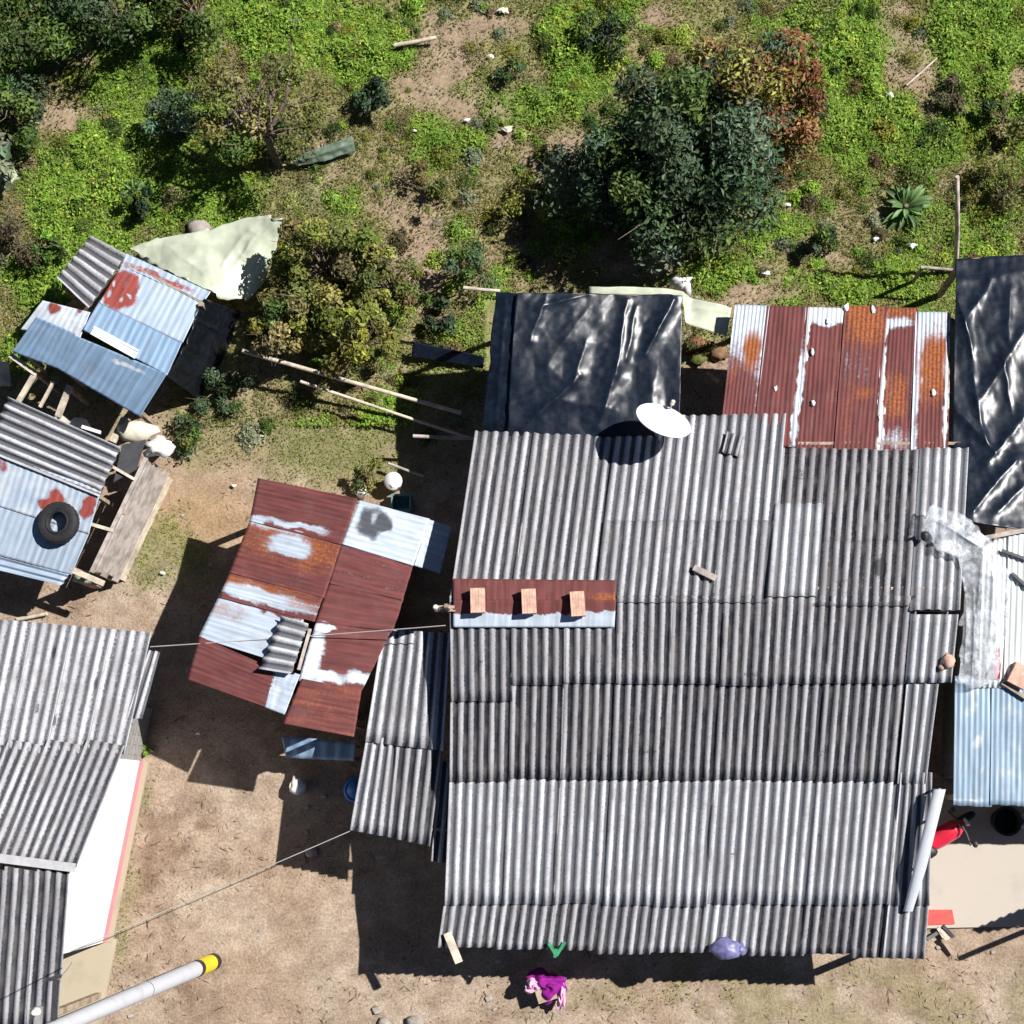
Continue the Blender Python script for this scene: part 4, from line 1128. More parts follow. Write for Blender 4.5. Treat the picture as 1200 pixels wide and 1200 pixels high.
cs([(144, 309), (238, 352), (214, 402), (116, 355)], 13, .0045, blobs([(141, 340, 20, 22, 24, 0, .95, .35), (153, 331, 12, 10, 24, 0, .8, .5), (134, 334, 2, 3, 0, 0, .2, .6), (150, 347, 4, 2, 24, 0, .2, .6), (143, 352, 2, 3, 0, 0, .3, .6), (127, 345, 2, 5, 24, 0, .3, .6), (190, 318, 40, 4, 24, 0, .7, .4)], (0, 0, .35)), .022, lab='pale zinc sheet with a red painted patch')
cs([(117, 352), (215, 398), (196, 440), (97, 386)], 13, .0045, blobs([(108, 372, 5, 4, 0, 1, .5, .5)], (0, 0, 0)), .014, 'bluetin')
cs([(50, 352), (106, 366), (93, 398), (24, 386)], 9, .0045, blobs([(62, 360, 7, 7, 20, 0, .9, .4), (93, 362, 4, 8, 10, 0, .85, .4), (90, 388, 8, 9, 20, 1, .45, .6)], (0, 0, .55)), .022, lab='white sheet with red paint scraps')
cs([(43, 371), (89, 391), (70, 433), (14, 412)], 8, .0045, blobs([], (0, 0, 0)), .03, 'bluetin')
cs([(88, 393), (196, 438), (164, 489), (64, 430)], 14, .0045, blobs([(150, 430, 25, 3, 24, 2, .6, .5)], (0, 0, .05)), .02, 'bluetin')
cs([(106, 277), (66, 326), (104, 362), (148, 299)], 6, .035, None, .05, 'fibre', per=9, lab='ribbed corner sheet', kind='fibre', tone=.72)
A = P3(cp(108, 388, .05)); B = P3(cp(160, 417, .05))
MB().beam(A, B, .12, .03).done('roof_batten', M['white'], coop)
A = P3(cp(110, 383, .04)); B = P3(cp(162, 411, .04))
MB().beam(A, B, .04, .02).done('roof_batten', M['white'], coop)
posts(coop, [(72, 428, 1.6), (158, 478, 1.55), (22, 408, 1.6), (118, 448, 1.6), (235, 356, 1.6), (75, 335, 1.6)], .08)
ringc = [gp(30, 385, 1.6), gp(150, 308, 1.6), gp(232, 352, 1.6), gp(186, 440, 1.6)]
for i in (0, 1):
    a_ = ringc[i]; b_ = ringc[i+1]
    MB().hexa([np.array([*a_, -.02]), np.array([*b_, -.02]), np.array([b_[0]+.02, b_[1]+.03, -.02]), np.array([a_[0]+.02, a_[1]+.03, -.02])],
              [np.array([*a_, 1.5]), np.array([*b_, 1.5]), np.array([b_[0]+.02, b_[1]+.03, 1.5]), np.array([a_[0]+.02, a_[1]+.03, 1.5])]).done('wall', M['wood'], coop)

def cloth(name, pts, folds, mat, parent=None, nu=70, nv=70, noise_amp=.05, nscale=1.6, seed=0, thick=.004, edge_rag=.0, crease=.0):
    """pts: four corners (px,py,z) or a list of rows of two; folds: (x0,y0,x1,y1,width,height) ridges given in photo pixels"""
    if len(pts) == 4 and len(pts[0]) == 3:
        rows = [(pts[0], pts[1]), (pts[3], pts[2])]
    else:
        rows = pts
    Lp = np.array([P3(r[0]) for r in rows]); Rp = np.array([P3(r[1]) for r in rows])
    tv = np.linspace(0, 1, len(rows)); v = np.linspace(0, 1, nv)
    Lq = np.stack([np.interp(v, tv, Lp[:, k]) for k in range(3)], 1); Rq = np.stack([np.interp(v, tv, Rp[:, k]) for k in range(3)], 1)
    u = np.linspace(0, 1, nu)[None, :, None]
    pos = Lq[:, None, :]*(1-u)+Rq[:, None, :]*u
    if edge_rag:
        c = pos.mean((0, 1))
        pass
    V = pos.reshape(-1, 3); px = proj(V)
    n_ = fbm(V[:, 0]*nscale+seed, V[:, 1]*nscale, seed+2, 4)-.5
    r_ = np.abs(fbm(V[:, 0]*nscale*.9+seed+9, V[:, 1]*nscale*.9, seed+5, 3)-.5)*2
    z = noise_amp*n_*1.2
    if crease:
        qx, qy = V[:, 0]+.12*n_, V[:, 1]*.75+V[:, 2]*.9
        z = z+crease*(.045*(vl(qx*1.2, qy*1.2, seed)-.5)+.028*(vl(qx*2.9, qy*2.9, seed+1)-.5)+.013*(vl(qx*9, qy*9, seed+2)-.5))
    else:
        z = z-noise_amp*.3*r_
    for x0, y0, x1, y1, wd, ht in folds:
        if crease:
            wd, ht = wd*.62, ht*.6
        dx, dy = x1-x0, y1-y0; l2 = dx*dx+dy*dy
        t = np.clip(((px[:, 0]-x0)*dx+(px[:, 1]-y0)*dy)/l2, 0, 1)
        wob = 5*(fbm(t*3+seed, t*0+x0*.1, 4, 2)-.5)
        dd = np.hypot(px[:, 0]-x0-t*dx-wob, px[:, 1]-y0-t*dy)
        z = z+.8*ht*np.exp(-np.abs(dd/wd)**1.15)*(.55+.45*np.sin(PI*np.clip(t, .08, .92)))
    cn = np.cross(pos[0, -1]-pos[0, 0], pos[-1, 0]-pos[0, 0])+np.cross(pos[-1, 0]-pos[-1, -1], pos[0, -1]-pos[-1, -1]); cn /= np.linalg.norm(cn)
    if cn[2] < 0:
        cn = -cn
    V = V+z[:, None]*cn
    if edge_rag:
        ed = np.zeros((nv, nu)); ed[0] = 1; ed[-1] = 1; ed[:, 0] = 1; ed[:, -1] = 1
        j = (fbm(V[:, 0]*4, V[:, 1]*4, seed+8, 3)-.5)*edge_rag*ed.ravel()
        V[:, 0] += j; V[:, 1] += j
    nn = len(V); idx = np.arange(nn).reshape(nv, nu)
    q = np.stack([idx[:-1, :-1], idx[1:, :-1], idx[1:, 1:], idx[:-1, 1:]], -1).reshape(-1, 4)
    f = [q, q[:, ::-1]+nn]
    for e, flp in ((idx[0], 1), (idx[-1], 0), (idx[:, 0], 0), (idx[:, -1], 1)):
        s = np.stack([e[:-1], e[1:], e[1:]+nn, e[:-1]+nn], 1); f.append(s if flp else s[:, ::-1])
    return link_mesh(name, np.concatenate([V, V-np.array([0, 0, thick])]), np.concatenate(f), mat, parent, smooth=True)

cloth('side_tarpaulin', [((240, 350, 1.58), (286, 368, .05)), ((225, 385, 1.62), (270, 405, .03)), ((194, 440, 1.55), (232, 468, .05))],
      [(240, 360, 205, 425, 5, .10), (225, 372, 262, 392, 4, .12), (210, 400, 250, 420, 5, .12), (262, 372, 225, 450, 6, .10)], M['blacktarp'], coop, 60, 60, .16, 2.8, 3, crease=1.2)
# timber frame between the two coops
fr = thing('timber_frame', 'open frame of pale timber between the two coops', 'timber frame', (50, 460, 0))
for k, (p, q, ww) in enumerate([((12, 416, 1.5), (42, 438, 1.35), .09), ((42, 436, 1.35), (22, 470, 1.25), .09), ((63, 447, 1.3), (47, 477, 1.2), .05), ((82, 452, 1.3), (68, 488, 1.1), .11),
                               ((2, 424, .7), (5, 452, .5), .25), ((66, 486, 1.1), (80, 497, .9), .12), ((146, 490, 1.0), (132, 518, 1.0), .12)]):
    MB().beam(P3(p), P3(q), ww, .06).done('beam', M['palewood'], fr)
posts(fr, [(43, 438, 1.3), (81, 455, 1.2), (147, 491, .95)], .07)
mb = MB(); mb.blob(P(92, 496, .5), (.20, .10, .10), 31, 10, .3); mb.beam(P(96, 500, .9), P(118, 507, .9), .06, .05)
tag(mb.done('white_scraps', M['white']), 'white scrap pile in the dark gap between the coops', 'scrap')

# ------------------------------------------------------------------ lower coop with the tyre
pen = thing('plank_coop', 'coop with ribbed upper roof, pale zinc lower roof and plank side', 'coop', (70, 600, 0))
def zp(x, y): return 1.55-(y-466-.45*(x-10))*.0011
def pp(x, y, dz=0): return (x, y, zp(x, y)+dz)
def ps(pts, nw, amp, wear, dz, mat='zinc', per=6, lab=None, **kw):
    A, B, C, D = [pp(*p, dz) for p in pts]
    return sheet(pen, [A, B, C, D], nw, amp, M[mat], nv=22, per=per, wear=wear, sag=.014, label=lab, thick=.004, ragged=.012, **kw)
ps([(10, 465), (-18, 528), (116, 582), (141, 524)], 6, .035, None, .05, 'fibre', per=9, lab='ribbed white and grey sheets', kind='fibre', tone=.85)
ps([(-20, 526), (119, 574), (104, 626), (-38, 582)], 18, .0045, blobs([(56, 592, 14, 8, 10, 0, .95, .35), (66, 584, 9, 8, 40, 0, .95, .4), (104, 593, 7, 14, 20, 0, .9, .4), (0, 545, 6, 8, 0, 0, .6, .5)], (0, 0, .45)), .025, lab='pale zinc sheet with a torn red paint patch')
ps([(-38, 580), (105, 624), (84, 674), (-55, 636)], 18, .0045, blobs([], (0, 0, .18)), .012)
ps([(-50, 630), (-56, 655), (72, 686), (86, 668)], 3, .03, blobs([], (0, 0, .2)), -.03, per=9)
# plank side
mb = MB()
A0 = P(172, 537, 1.30); B0 = P(108, 671, 1.30); A1 = np.array([A0[0]+.05, A0[1]-.02, -.02]); B1 = np.array([B0[0]+.05, B0[1]-.02, -.02])
npk = 12
dirn = (B0-A0)/np.linalg.norm(B0-A0); outn = np.array([-dirn[1], dirn[0], 0]); outn = outn if outn[0] > 0 else -outn
for i in range(5):
    z0 = 1.27-i*.265; z1 = z0-.245
    j = random.uniform(-.015, .015)
    s0 = .0 if i % 2 else .06
    a = A0+dirn*s0; b_ = B0-dirn*random.uniform(0, .12)
    o1 = outn*(.04+i*.028+j)
    def qq(p, z, e): return np.array([p[0]+o1[0]+outn[0]*e, p[1]+o1[1]+outn[1]*e, z])
    MB().hexa([qq(a, z1, .03), qq(b_, z1, .03), qq(b_, z1, .055), qq(a, z1, .055)], [qq(a, z0, 0), qq(b_, z0, 0), qq(b_, z0, .025), qq(a, z0, .025)]).done('side_plank', M['greywood'] if i != 4 else M['palewood'], pen)
mb = MB(); mb.beam(A0+[0, 0, .03], B0+[0, 0, .03], .07, .07); mb.done('rail', M['greywood'], pen)
MB().beam(P(132, 547, 1.42), P(158, 562, 1.38), .05, .05).done('crossbar', M['palewood'], pen)
MB().beam(P(99, 612, 1.40), P(133, 622, 1.36), .06, .05).done('crossbar', M['palewood'], pen)
MB().beam(P(85, 668, 1.30), P(122, 684, 1.25), .10, .06).done('crossbar', M['palewood'], pen)
posts(pen, [(134, 528, 1.45), (112, 580, 1.42), (84, 666, 1.38), (170, 541, 1.3), (110, 668, 1.3), (143, 600, 1.3)], .07)
sl = thing('dark_panel', 'dark grey panel propped between ribbed coop roof and planks', 'panel', (150, 545, 1.3))
MB().hexa([P(143, 522, 1.36), P(171, 516, 1.36), P(160, 551, 1.34), P(133, 566, 1.34)], [P(143, 521, 1.39), P(171, 515, 1.39), P(160, 550, 1.37), P(133, 565, 1.37)]).done('panel_sheet', M['slate'], sl)
mb = MB()
mb.blob(P(186, 524, 1.25), (.24, .18, .17), 12, 16, .6); sk = mb.done('white_sack', M['white'], smooth=True); tag(sk, 'bright white sack at the top end of the plank side', 'sack')
mb = MB(); mb.tube([P(186, 530, -.03), P(186, 530, 1.12)], .07, 8); 
mb.done('supporting_post', M['wood'], pen)
mb = MB(); mb.blob(P(160, 506, 1.0), (.36, .20, .16), 14, 14, .25); tag(mb.done('feed_sack', M['cream'], smooth=True), 'beige feed sack on the timber between the coops', 'sack')
MB().beam(P(142, 512, .84), P(182, 505, .84), .12, .06).done('beam', M['palewood'], fr)
posts(fr, [(168, 508, .82)], .07)
mb = MB(); mb.blob(P(98, 676, .9), (.20, .12, .12), 15, 12, .3); tag(mb.done('mossy_stone', plain('mossy_stone', (.30, .33, .26), .9, 0, .3, 12, .2), smooth=True), 'greenish stone at the lower corner of the plank coop', 'stone')
MB().beam(np.array([*gp(98, 676, .9), -.05]), P(98, 676, .8), .2, .2).done('corner_post', M['wood'], pen)

# tyre on its roof
ty = thing('tyre', 'black worn tyre lying flat on the pale zinc coop roof', 'tyre', (71, 614, zp(71, 614)+.03))
mb = MB(); tcen = np.array(ty['_w']); Rt, rw = .375, .105
prof = []
V = []; Fc = []
nseg, npf = 60, 16
for i in range(nseg):
    a = 2*PI*i/nseg
    for k in range(npf):
        b_ = 2*PI*k/npf
        ox = math.copysign(abs(math.cos(b_))**.6, math.cos(b_)); oz = math.copysign(abs(math.sin(b_))**.6, math.sin(b_))
        r = .275+.105*ox
        if ox > .9 and i % 2:
            r -= .014
        V.append(tcen+np.array([r*math.cos(a), r*math.sin(a), .115+.105*oz+.045*math.cos(a)]))
for i in range(nseg):
    for k in range(npf):
        Fc.append((i*npf+k, ((i+1) % nseg)*npf+k, ((i+1) % nseg)*npf+(k+1) % npf, i*npf+(k+1) % npf))
link_mesh('tread_ring', V, Fc, M['rubber'], ty, smooth=True)
V = []; Fc = []
for i in range(nseg):
    a = 2*PI*i/nseg
    for r, z in ((.165, .19), (.178, .222), (.205, .235), (.215, .224)):
        V.append(tcen+np.array([r*math.cos(a), r*math.sin(a), z+.045*math.cos(a)]))
for i in range(nseg):
    for k in range(3):
        Fc.append((i*4+k, i*4+k+1, ((i+1) % nseg)*4+k+1, ((i+1) % nseg)*4+k))
link_mesh('bead_ring', V, Fc, M['rubber'], ty, smooth=True)

# pale plastic sheet in the weeds
cloth('plastic_sheet', [((150, 292, .35), (170, 300, .5)), ((190, 278, .45), (215, 328, .9)), ((235, 272, .55), (252, 345, 1.0)), ((285, 256, .75), (290, 352, .5)), ((334, 254, .9), (310, 330, .35))],
      [(262, 310, 292, 270, 8, .18), (285, 300, 300, 275, 6, .14), (240, 320, 200, 290, 9, .10), (255, 335, 320, 262, 7, .08), (170, 288, 250, 285, 6, .08)], M['paletarp'], None, 80, 80, .10, 1.1, 11, edge_rag=.25, crease=1.0)
tag(bpy.data.objects['plastic_sheet'], 'crumpled pale green plastic sheet spread over weeds beside the coop', 'plastic sheet')

# ------------------------------------------------------------------ black tarpaulin shelters
sh = thing('tarp_shelter', 'shelter under a wrinkled black tarpaulin between shrubs and the dish', 'shelter', (690, 430, 0))
cloth('tarpaulin', [((606, 343, 2.55), (800, 346, 2.1)), ((600, 400, 2.5), (799, 405, 2.1)), ((594, 516, 2.2), (797, 512, 2.08))],
      [(687, 400, 672, 450, 11, .10), (678, 440, 612, 505, 9, .13), (735, 352, 722, 440, 11, .14), (722, 430, 702, 500, 12, .10), (745, 360, 735, 420, 9, .10), (790, 352, 755, 415, 9, .16), (630, 360, 690, 345, 9, .08), (640, 345, 622, 400, 8, .08), (690, 360, 640, 430, 14, .06), (660, 470, 720, 480, 10, .05), (770, 430, 760, 490, 14, .05)],
      M['tarp'], sh, 130, 120, .045, 1.3, 21, edge_rag=.06, crease=.9)
cloth('side_tarpaulin', [((581, 342, 2.42), (609, 344, 2.50)), ((574, 420, 2.36), (602, 420, 2.45)), ((564, 512, 2.02), (598, 512, 2.14))],
      [(592, 350, 582, 500, 6, .05)], M['tarp'], sh, 24, 70, .06, 2.6, 25, edge_rag=.05, crease=.7)
posts(sh, [(590, 350, 2.3), (792, 350, 2.0), (580, 500, 1.95), (700, 350, 2.2)], .08)
MB().beam(P(606, 346, 2.45), P(798, 349, 2.0), .07, .07).done('pole', M['wood'], sh)
# pale strip along its top edge
cloth('plastic_strip', [((690, 336, 1.5), (690, 344, 1.45)), ((760, 336, 1.5), (758, 345, 1.5)), ((800, 341, 1.45), (800, 356, 1.55)), ((812, 350, 1.4), (804, 378, 1.5)), ((858, 360, 1.5), (852, 394, 1.55))],
      [(805, 360, 858, 366, 4, .05), (800, 348, 850, 358, 3, .05)], M['paletarp'], None, 24, 60, .05, 2.4, 31, edge_rag=.05)
tag(bpy.data.objects['plastic_strip'], 'pale green plastic strip tied from tarpaulin edge to rusted roof', 'plastic sheet')
mb = MB(); mb.blob(P(797, 333, .5), (.20, .13, .2), 41, 9, .8); mb.blob(P(803, 340, .35), (.12, .14, .3), 42, 10, .3)
tag(mb.done('white_bag', M['white'], smooth=True), 'bright white bag in the grass above the pale strip', 'bag')
# dark plastic wall left in the shade
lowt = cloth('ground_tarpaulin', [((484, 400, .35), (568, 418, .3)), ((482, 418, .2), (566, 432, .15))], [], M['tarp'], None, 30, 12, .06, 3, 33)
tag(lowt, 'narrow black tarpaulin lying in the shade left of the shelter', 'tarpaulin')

sh2 = thing('tarp_shelter', 'shelter under glossy creased black tarpaulin at the right edge', 'shelter', (1190, 460, 0))
cloth('tarpaulin', [((1120, 303, 1.9), (1330, 292, 1.9)), ((1118, 400, 2.1), (1330, 400, 2.1)), ((1116, 520, 2.25), (1330, 520, 2.2)), ((1134, 560, 2.42), (1330, 560, 2.3)), ((1130, 612, 2.6), (1330, 640, 2.45))],
      [(1122, 350, 1140, 420, 9, .14), (1130, 380, 1160, 330, 8, .10), (1150, 470, 1200, 390, 10, .12), (1120, 480, 1165, 530, 10, .14), (1160, 540, 1200, 490, 10, .12), (1140, 600, 1190, 540, 9, .14), (1170, 600, 1200, 570, 8, .10), (1175, 420, 1185, 480, 9, .10), (1140, 440, 1155, 520, 8, .10), (1125, 330, 1200, 320, 8, .06), (1185, 340, 1180, 400, 9, .08)],
      M['tarp'], sh2, 140, 130, .06, 1.5, 51, edge_rag=.05, crease=.9)
posts(sh2, [(1126, 310, 1.8), (1150, 596, 2.3), (1320, 305, 1.8), (1320, 600, 2.3)], .09)
MB().beam(P(1122, 306, 1.84), P(1325, 298, 1.84), .07, .07).done('pole', M['wood'], sh2)
pl = thing('wooden_pole', 'tall pale wooden pole standing at the tarpaulin corner', 'pole', (1119, 322, 0))
mb = MB(); b_ = P(1121, 322, 0); mb.tube([b_+[0, 0, -.1], P(1122, 265, 1.5), P(1122, 207, 2.6)], [.05, .045, .035], 8); mb.done('shaft', M['palewood'], pl, smooth=True)
mb = MB(); mb.tube([P(1080, 313, .9), P(1123, 317, .9)], .03, 8); mb.done('cross_rail', M['greywood'], pl)
MB().beam(np.array([*gp(1081, 313, .9), -.05]), P(1081, 313, .93), .05, .05).done('short_post', M['greywood'], pl)

# ------------------------------------------------------------------ rusted roof behind the house
rr = thing('rusted_roof_shed', 'shed with upright strips of maroon, orange and zinc roofing', 'shed', (980, 440, 0))
tops = [861, 899, 944, 990, 1037, 1073, 1111]; bots = [845, 882, 932, 977, 1022, 1067, 1108]
def rrp(x, y, dz=0): return (x, y, float(np.interp(y, [355, 530], [1.86, 2.26]))+dz)
V_ = 1
rw_ = [
    blobs([(868, 415, 40, 22, -8, 0, .35, 0.75), (880, 410, 12, 26, 12, 1, .95, 0.75), (862, 465, 30, 42, 0, 0, .9, 0.75), (856, 440, 6, 20, 10, 1, .6, 0.75)], (0, 0, .15)),
    blobs([(935, 470, 4, 60, 6, 0, .1, 0.75)], (.95, .05, 0)),
    blobs([(966, 368, 30, 13, 0, 0, 0, .3), (966, 368, 30, 13, 0, 2, .6, .3), (938, 440, 5, 90, 7, 0, 0, .3), (938, 440, 5, 90, 7, 2, .9, .3), (978, 430, 8, 60, 5, 1, .35, 0.75)], (.95, .1, 0)),
    blobs([(1015, 372, 24, 32, 0, 1, .95, 0.75), (1005, 430, 22, 24, 0, 0, .72, 0.75), (1012, 460, 14, 8, 0, 1, .7, 0.75), (993, 480, 8, 50, 4, 1, .4, 0.75), (1000, 505, 25, 18, 0, 0, .8, 0.75)], (.9, .18, 0)),
    blobs([(1055, 365, 20, 12, 0, 1, .8, 0.75), (1055, 378, 18, 4, 0, 0, .2, 0.75), (1050, 465, 14, 30, 5, 1, .8, 0.75), (1034, 440, 4, 90, 2, 0, 0, .3), (1034, 440, 4, 90, 2, 2, .8, .3), (1055, 515, 25, 12, 0, 0, .5, 0.75)], (.85, .08, 0)),
    blobs([(1093, 430, 16, 38, 3, 1, .98, 0.75), (1095, 375, 18, 22, 0, 0, .25, 0.75), (1074, 440, 6, 100, 2, 0, 0, .3), (1074, 440, 6, 100, 2, 2, .4, .3), (1090, 495, 18, 30, 0, 0, .92, 0.75), (1109, 430, 3, 90, 1, 2, .9, .3), (1109, 430, 3, 90, 1, 0, 0, .3)], (.72, .25, .1)),
]
rlab = ['zinc strip turning orange and mauve', 'even maroon strip', 'maroon strip with a white edge and white top', 'mauve strip with a bright orange top', 'maroon strip with orange ends', 'strip with a broad orange streak']
for i in range(6):
    yb = [500, 524, 527, 530, 532, 528][i]; yt = [357, 358, 360, 358, 360, 365][i]
    sheet(rr, [rrp(tops[i], yt, .012*(i % 2)), rrp(tops[i+1]+3, yt+1, .012*(i % 2)), rrp(bots[i+1]+3, yb, .012*(i % 2)), rrp(bots[i], yb, .012*(i % 2))], 9, .006, M['tin'], nv=44, per=6, wear=rw_[i], sag=.014, label=rlab[i], thick=.004, ragged=.015)
for (x, y) in ((952, 415), (953, 472), (1094, 460), (908, 455), (1024, 362), (992, 358)):
    pass
posts(rr, [(870, 366, 1.75), (1102, 372, 1.8), (985, 366, 1.78), (858, 480, 2.05)], .08)
MB().beam(P(866, 364, 1.8), P(1106, 372, 1.8), .06, .07).done('purlin', M['wood'], rr)
mb = MB()
sc = [(952, 413, .07), (953, 472, .07), (1094, 460, .08), (909, 455, .06), (1023, 363, .08), (992, 360, .09), (970, 376, .06), (1031, 489, .05)]
for k, (x, y, r) in enumerate(sc):
    q = P3(rrp(x, y, .035))
    tag(MB().blob(q, (r*.5, r*.95, .012), 60+k, 7, .7).done('paper_scrap', M['white'], smooth=True),
        ['pale scrap on the maroon strip with white edge, upper one', 'pale scrap on the maroon strip with white edge, lower one', 'pale scrap on the broad orange streak at right', 'pale scrap on the even maroon strip', 'pale scrap at the orange top of the mauve strip', 'pale scrap at the top edge between two strips', 'pale scrap in the white top of the maroon strip', 'tiny pale scrap at the foot of the rusted roof'][k], 'scrap', 'pale scraps on the rusted roof')
# rubble in the gap between tarpaulin and rusted roof
mb_lab = ['reddish rubble lump in the gap beside the black tarpaulin', 'brown rubble lump nearest the rusted roof in the gap', 'mossy lump in the middle of the gap']
for k, (x, y, r, m_) in enumerate(((815, 405, .22, 'clay'), (842, 415, .16, 'stone'), (818, 420, .16, 'stone'))):
    mm_ = plain('rubble_%s' % 'abc'[k], [(.22, .10, .05), (.20, .12, .07), (.12, .13, .04)][k], .95, 0, .4, 12, .1)
    tag(MB().blob(P(x, y, .1), (r, r*.8, r*.6), 70+k, 14, .4).done('rubble_lump', mm_, smooth=True), mb_lab[k], 'rubble')
MB_ = MB().beam(P(828, 436, .35), P(842, 447, .35), .07, .04); tag(MB_.done('broken_slat', M['palewood']), 'short pale slat in the dark gap beside the rusted roof', 'slat')
MB().beam(P(796, 460, 1.7), P(790, 492, 1.75), .05, .05).done('edge_slat', M['greywood'], sh)
plant('low_shrub', 'small reddish brown weed in the gap under the pale strip', 'shrub', (822, 400), .5, .42, 600, .06, [(.14, .06, .03), (.10, .09, .03)], 44, TG, 8, .8, .2, .38, .02)

# ------------------------------------------------------------------ house on the left
lh = thing('white_house', 'white walled house with red base band and grey corrugated roof', 'house', (60, 950, 0))
def zl(y): return float(np.interp(y, [725, 1012, 1200], [2.35, 3.0, 2.55]))
def lp(x, y, dz=0): return (x, y, zl(y)+dz)
for i in range(5):
    xt0 = 178-i*46; xt1 = 178-(i+1)*46
    f0 = lambda x, y: x-(y-735)*.232
    tilt = lambda x: 741-(178-x)*.085
    dz = .004*(i % 2)
    if xt0 < -60:
        break
    # upper row
    ya = tilt(xt0); yb_ = tilt(xt1)
    sheet(lh, [lp(xt1, yb_, dz), lp(xt0, ya, dz), lp(f0(xt0, 880)+2, 884, dz+.01), lp(f0(xt1, 872)+2, 876, dz+.01)], 4, .027, M['fibre'], kind='fibre', tone=.88+tj(.07), soil=.62, nv=10, per=9, thick=.007, ragged=.012,
          wear=stain([(63, 763, 3, 8, .9), (16, 772, 4, 8, .8), (112, 798, 3, 10, .9), (63, 842, 4, 5, 1), (44, 828, 3, 8, .8), (147, 762, 3, 8, .7), (36, 752, 6, 4, .9)]))
    sheet(lh, [lp(f0(xt1, 866)+1, 866, dz+.035), lp(f0(xt0, 874)+1, 874, dz+.035), lp(90-i*45, 1017-i*4, dz+.0), lp(45-i*45, 1013-i*4, dz+.0)], 4, .027, M['fibre'], kind='fibre', tone=.55+tj(.06), soil=.7, nv=10, per=9, thick=.007, ragged=.0)
# jutting light strip at the right edge
sheet(lh, [lp(175, 762, -.05), lp(187, 764, -.05), lp(166, 842, -.03), lp(148, 842, -.03)], 1.5, .03, M['fibre'], kind='fibre', tone=.85, nv=6, per=9, thick=.007)
for i in range(4):
    x0 = 82-i*38; x1 = 82-(i+1)*38
    sheet(lh, [lp(x1, 1016-i*1.0, -.01), lp(x0, 1022-i*1.0, -.01), lp(x0-14, 1205, 0), lp(x1-14, 1205, 0)], 3, .027, M['fibre'], kind='fibre', tone=.40+tj(.06) if i != 1 else .55, nv=10, per=9, thick=.007)
mb = MB(); mb.beam(P(-60, 998, zl(1005)+.06), P(88, 1017, zl(1012)+.06), .14, .03); mb.done('ridge_cap', M['zinc'], lh)
bpy.data.objects['ridge_cap'].data.materials[0] = plain('ridge_cement', (.45, .45, .46), .8, 0, .12, 9, .2)
# walls: base line from the corner (125,1103) to (165,892)
C0 = P(126, 1103, 0); C1 = P(169, 892, 0); C2 = P(176, 852, 0); C3 = P(196, 762, 0)
dirw = (C1-C0)/np.linalg.norm(C1-C0); inw = np.array([-dirw[1], dirw[0], 0])
def wallseg(name, a, b, z0, z1, t, mat, off=0.0):
    a = a+inw*(-off); b = b+inw*(-off)
    q = lambda p, e, z: np.array([p[0]+inw[0]*e, p[1]+inw[1]*e, z])
    return MB().hexa([q(a, 0, z0), q(b, 0, z0), q(b, t, z0), q(a, t, z0)], [q(a, 0, z1), q(b, 0, z1), q(b, t, z1), q(a, t, z1)]).done(name, mat, lh)
wallseg('white_wall', C0, C1, .32, 2.62, .15, M['whitewall'])
wallseg('red_band', C0-dirw*.003, C1, .06, .318, .15, M['pinkband'], .006)
wallseg('plinth', C0-dirw*.006, C1, -.05, .06, .25, M['plinth'], .10)
wallseg('block_wall', C1+dirw*.003, C1+dirw*.95, -.05, 2.15, .15, M['block'], -.04)
r_ = C1+dirw*.80+inw*.19
MB().hexa([np.array([*(r_+a)[:2], -.05]) for a in (0*dirw, 0*dirw+dirw*.15, dirw*.15+inw*3.5, inw*3.5)][::-1], [np.array([*(r_+a)[:2], 2.1]) for a in (0*dirw, 0*dirw+dirw*.15, dirw*.15+inw*3.5, inw*3.5)][::-1]).done('block_wall', M['block'], lh)
# end wall by the porch and the rest of the house outside the frame
e = inw
q = lambda p, z: np.array([p[0], p[1], z])
a_ = C0+inw*.15+dirw*.002
MB().hexa([q(a_, -.05), q(a_+inw*3.5, -.05), q(a_+inw*3.5+dirw*.15, -.05), q(a_+dirw*.15, -.05)], [q(a_, 2.6), q(a_+inw*3.5, 2.6), q(a_+inw*3.5+dirw*.15, 2.6), q(a_+dirw*.15, 2.6)]).done('end_wall', M['whitewall'], lh)
posts(lh, [(66, 1186, 2.45)], .10)
# porch floor
mb = MB(); fa = [P(138, 1100, 0), P(20, 1100, 0), P(0, 1260, 0), P(105, 1260, 0)]
o = MB().hexa([p+[0, 0, -.06] for p in fa[::-1]], [p+[0, 0, .05] for p in fa[::-1]]).done('porch_floor', M['plinth'])
o.data.materials[0] = mat_wall('porch_screed', (.42, .36, .26), (.27, .24, .17), .8)
o['kind'] = 'structure'
o['label'] = 'tan porch floor beside the white house'

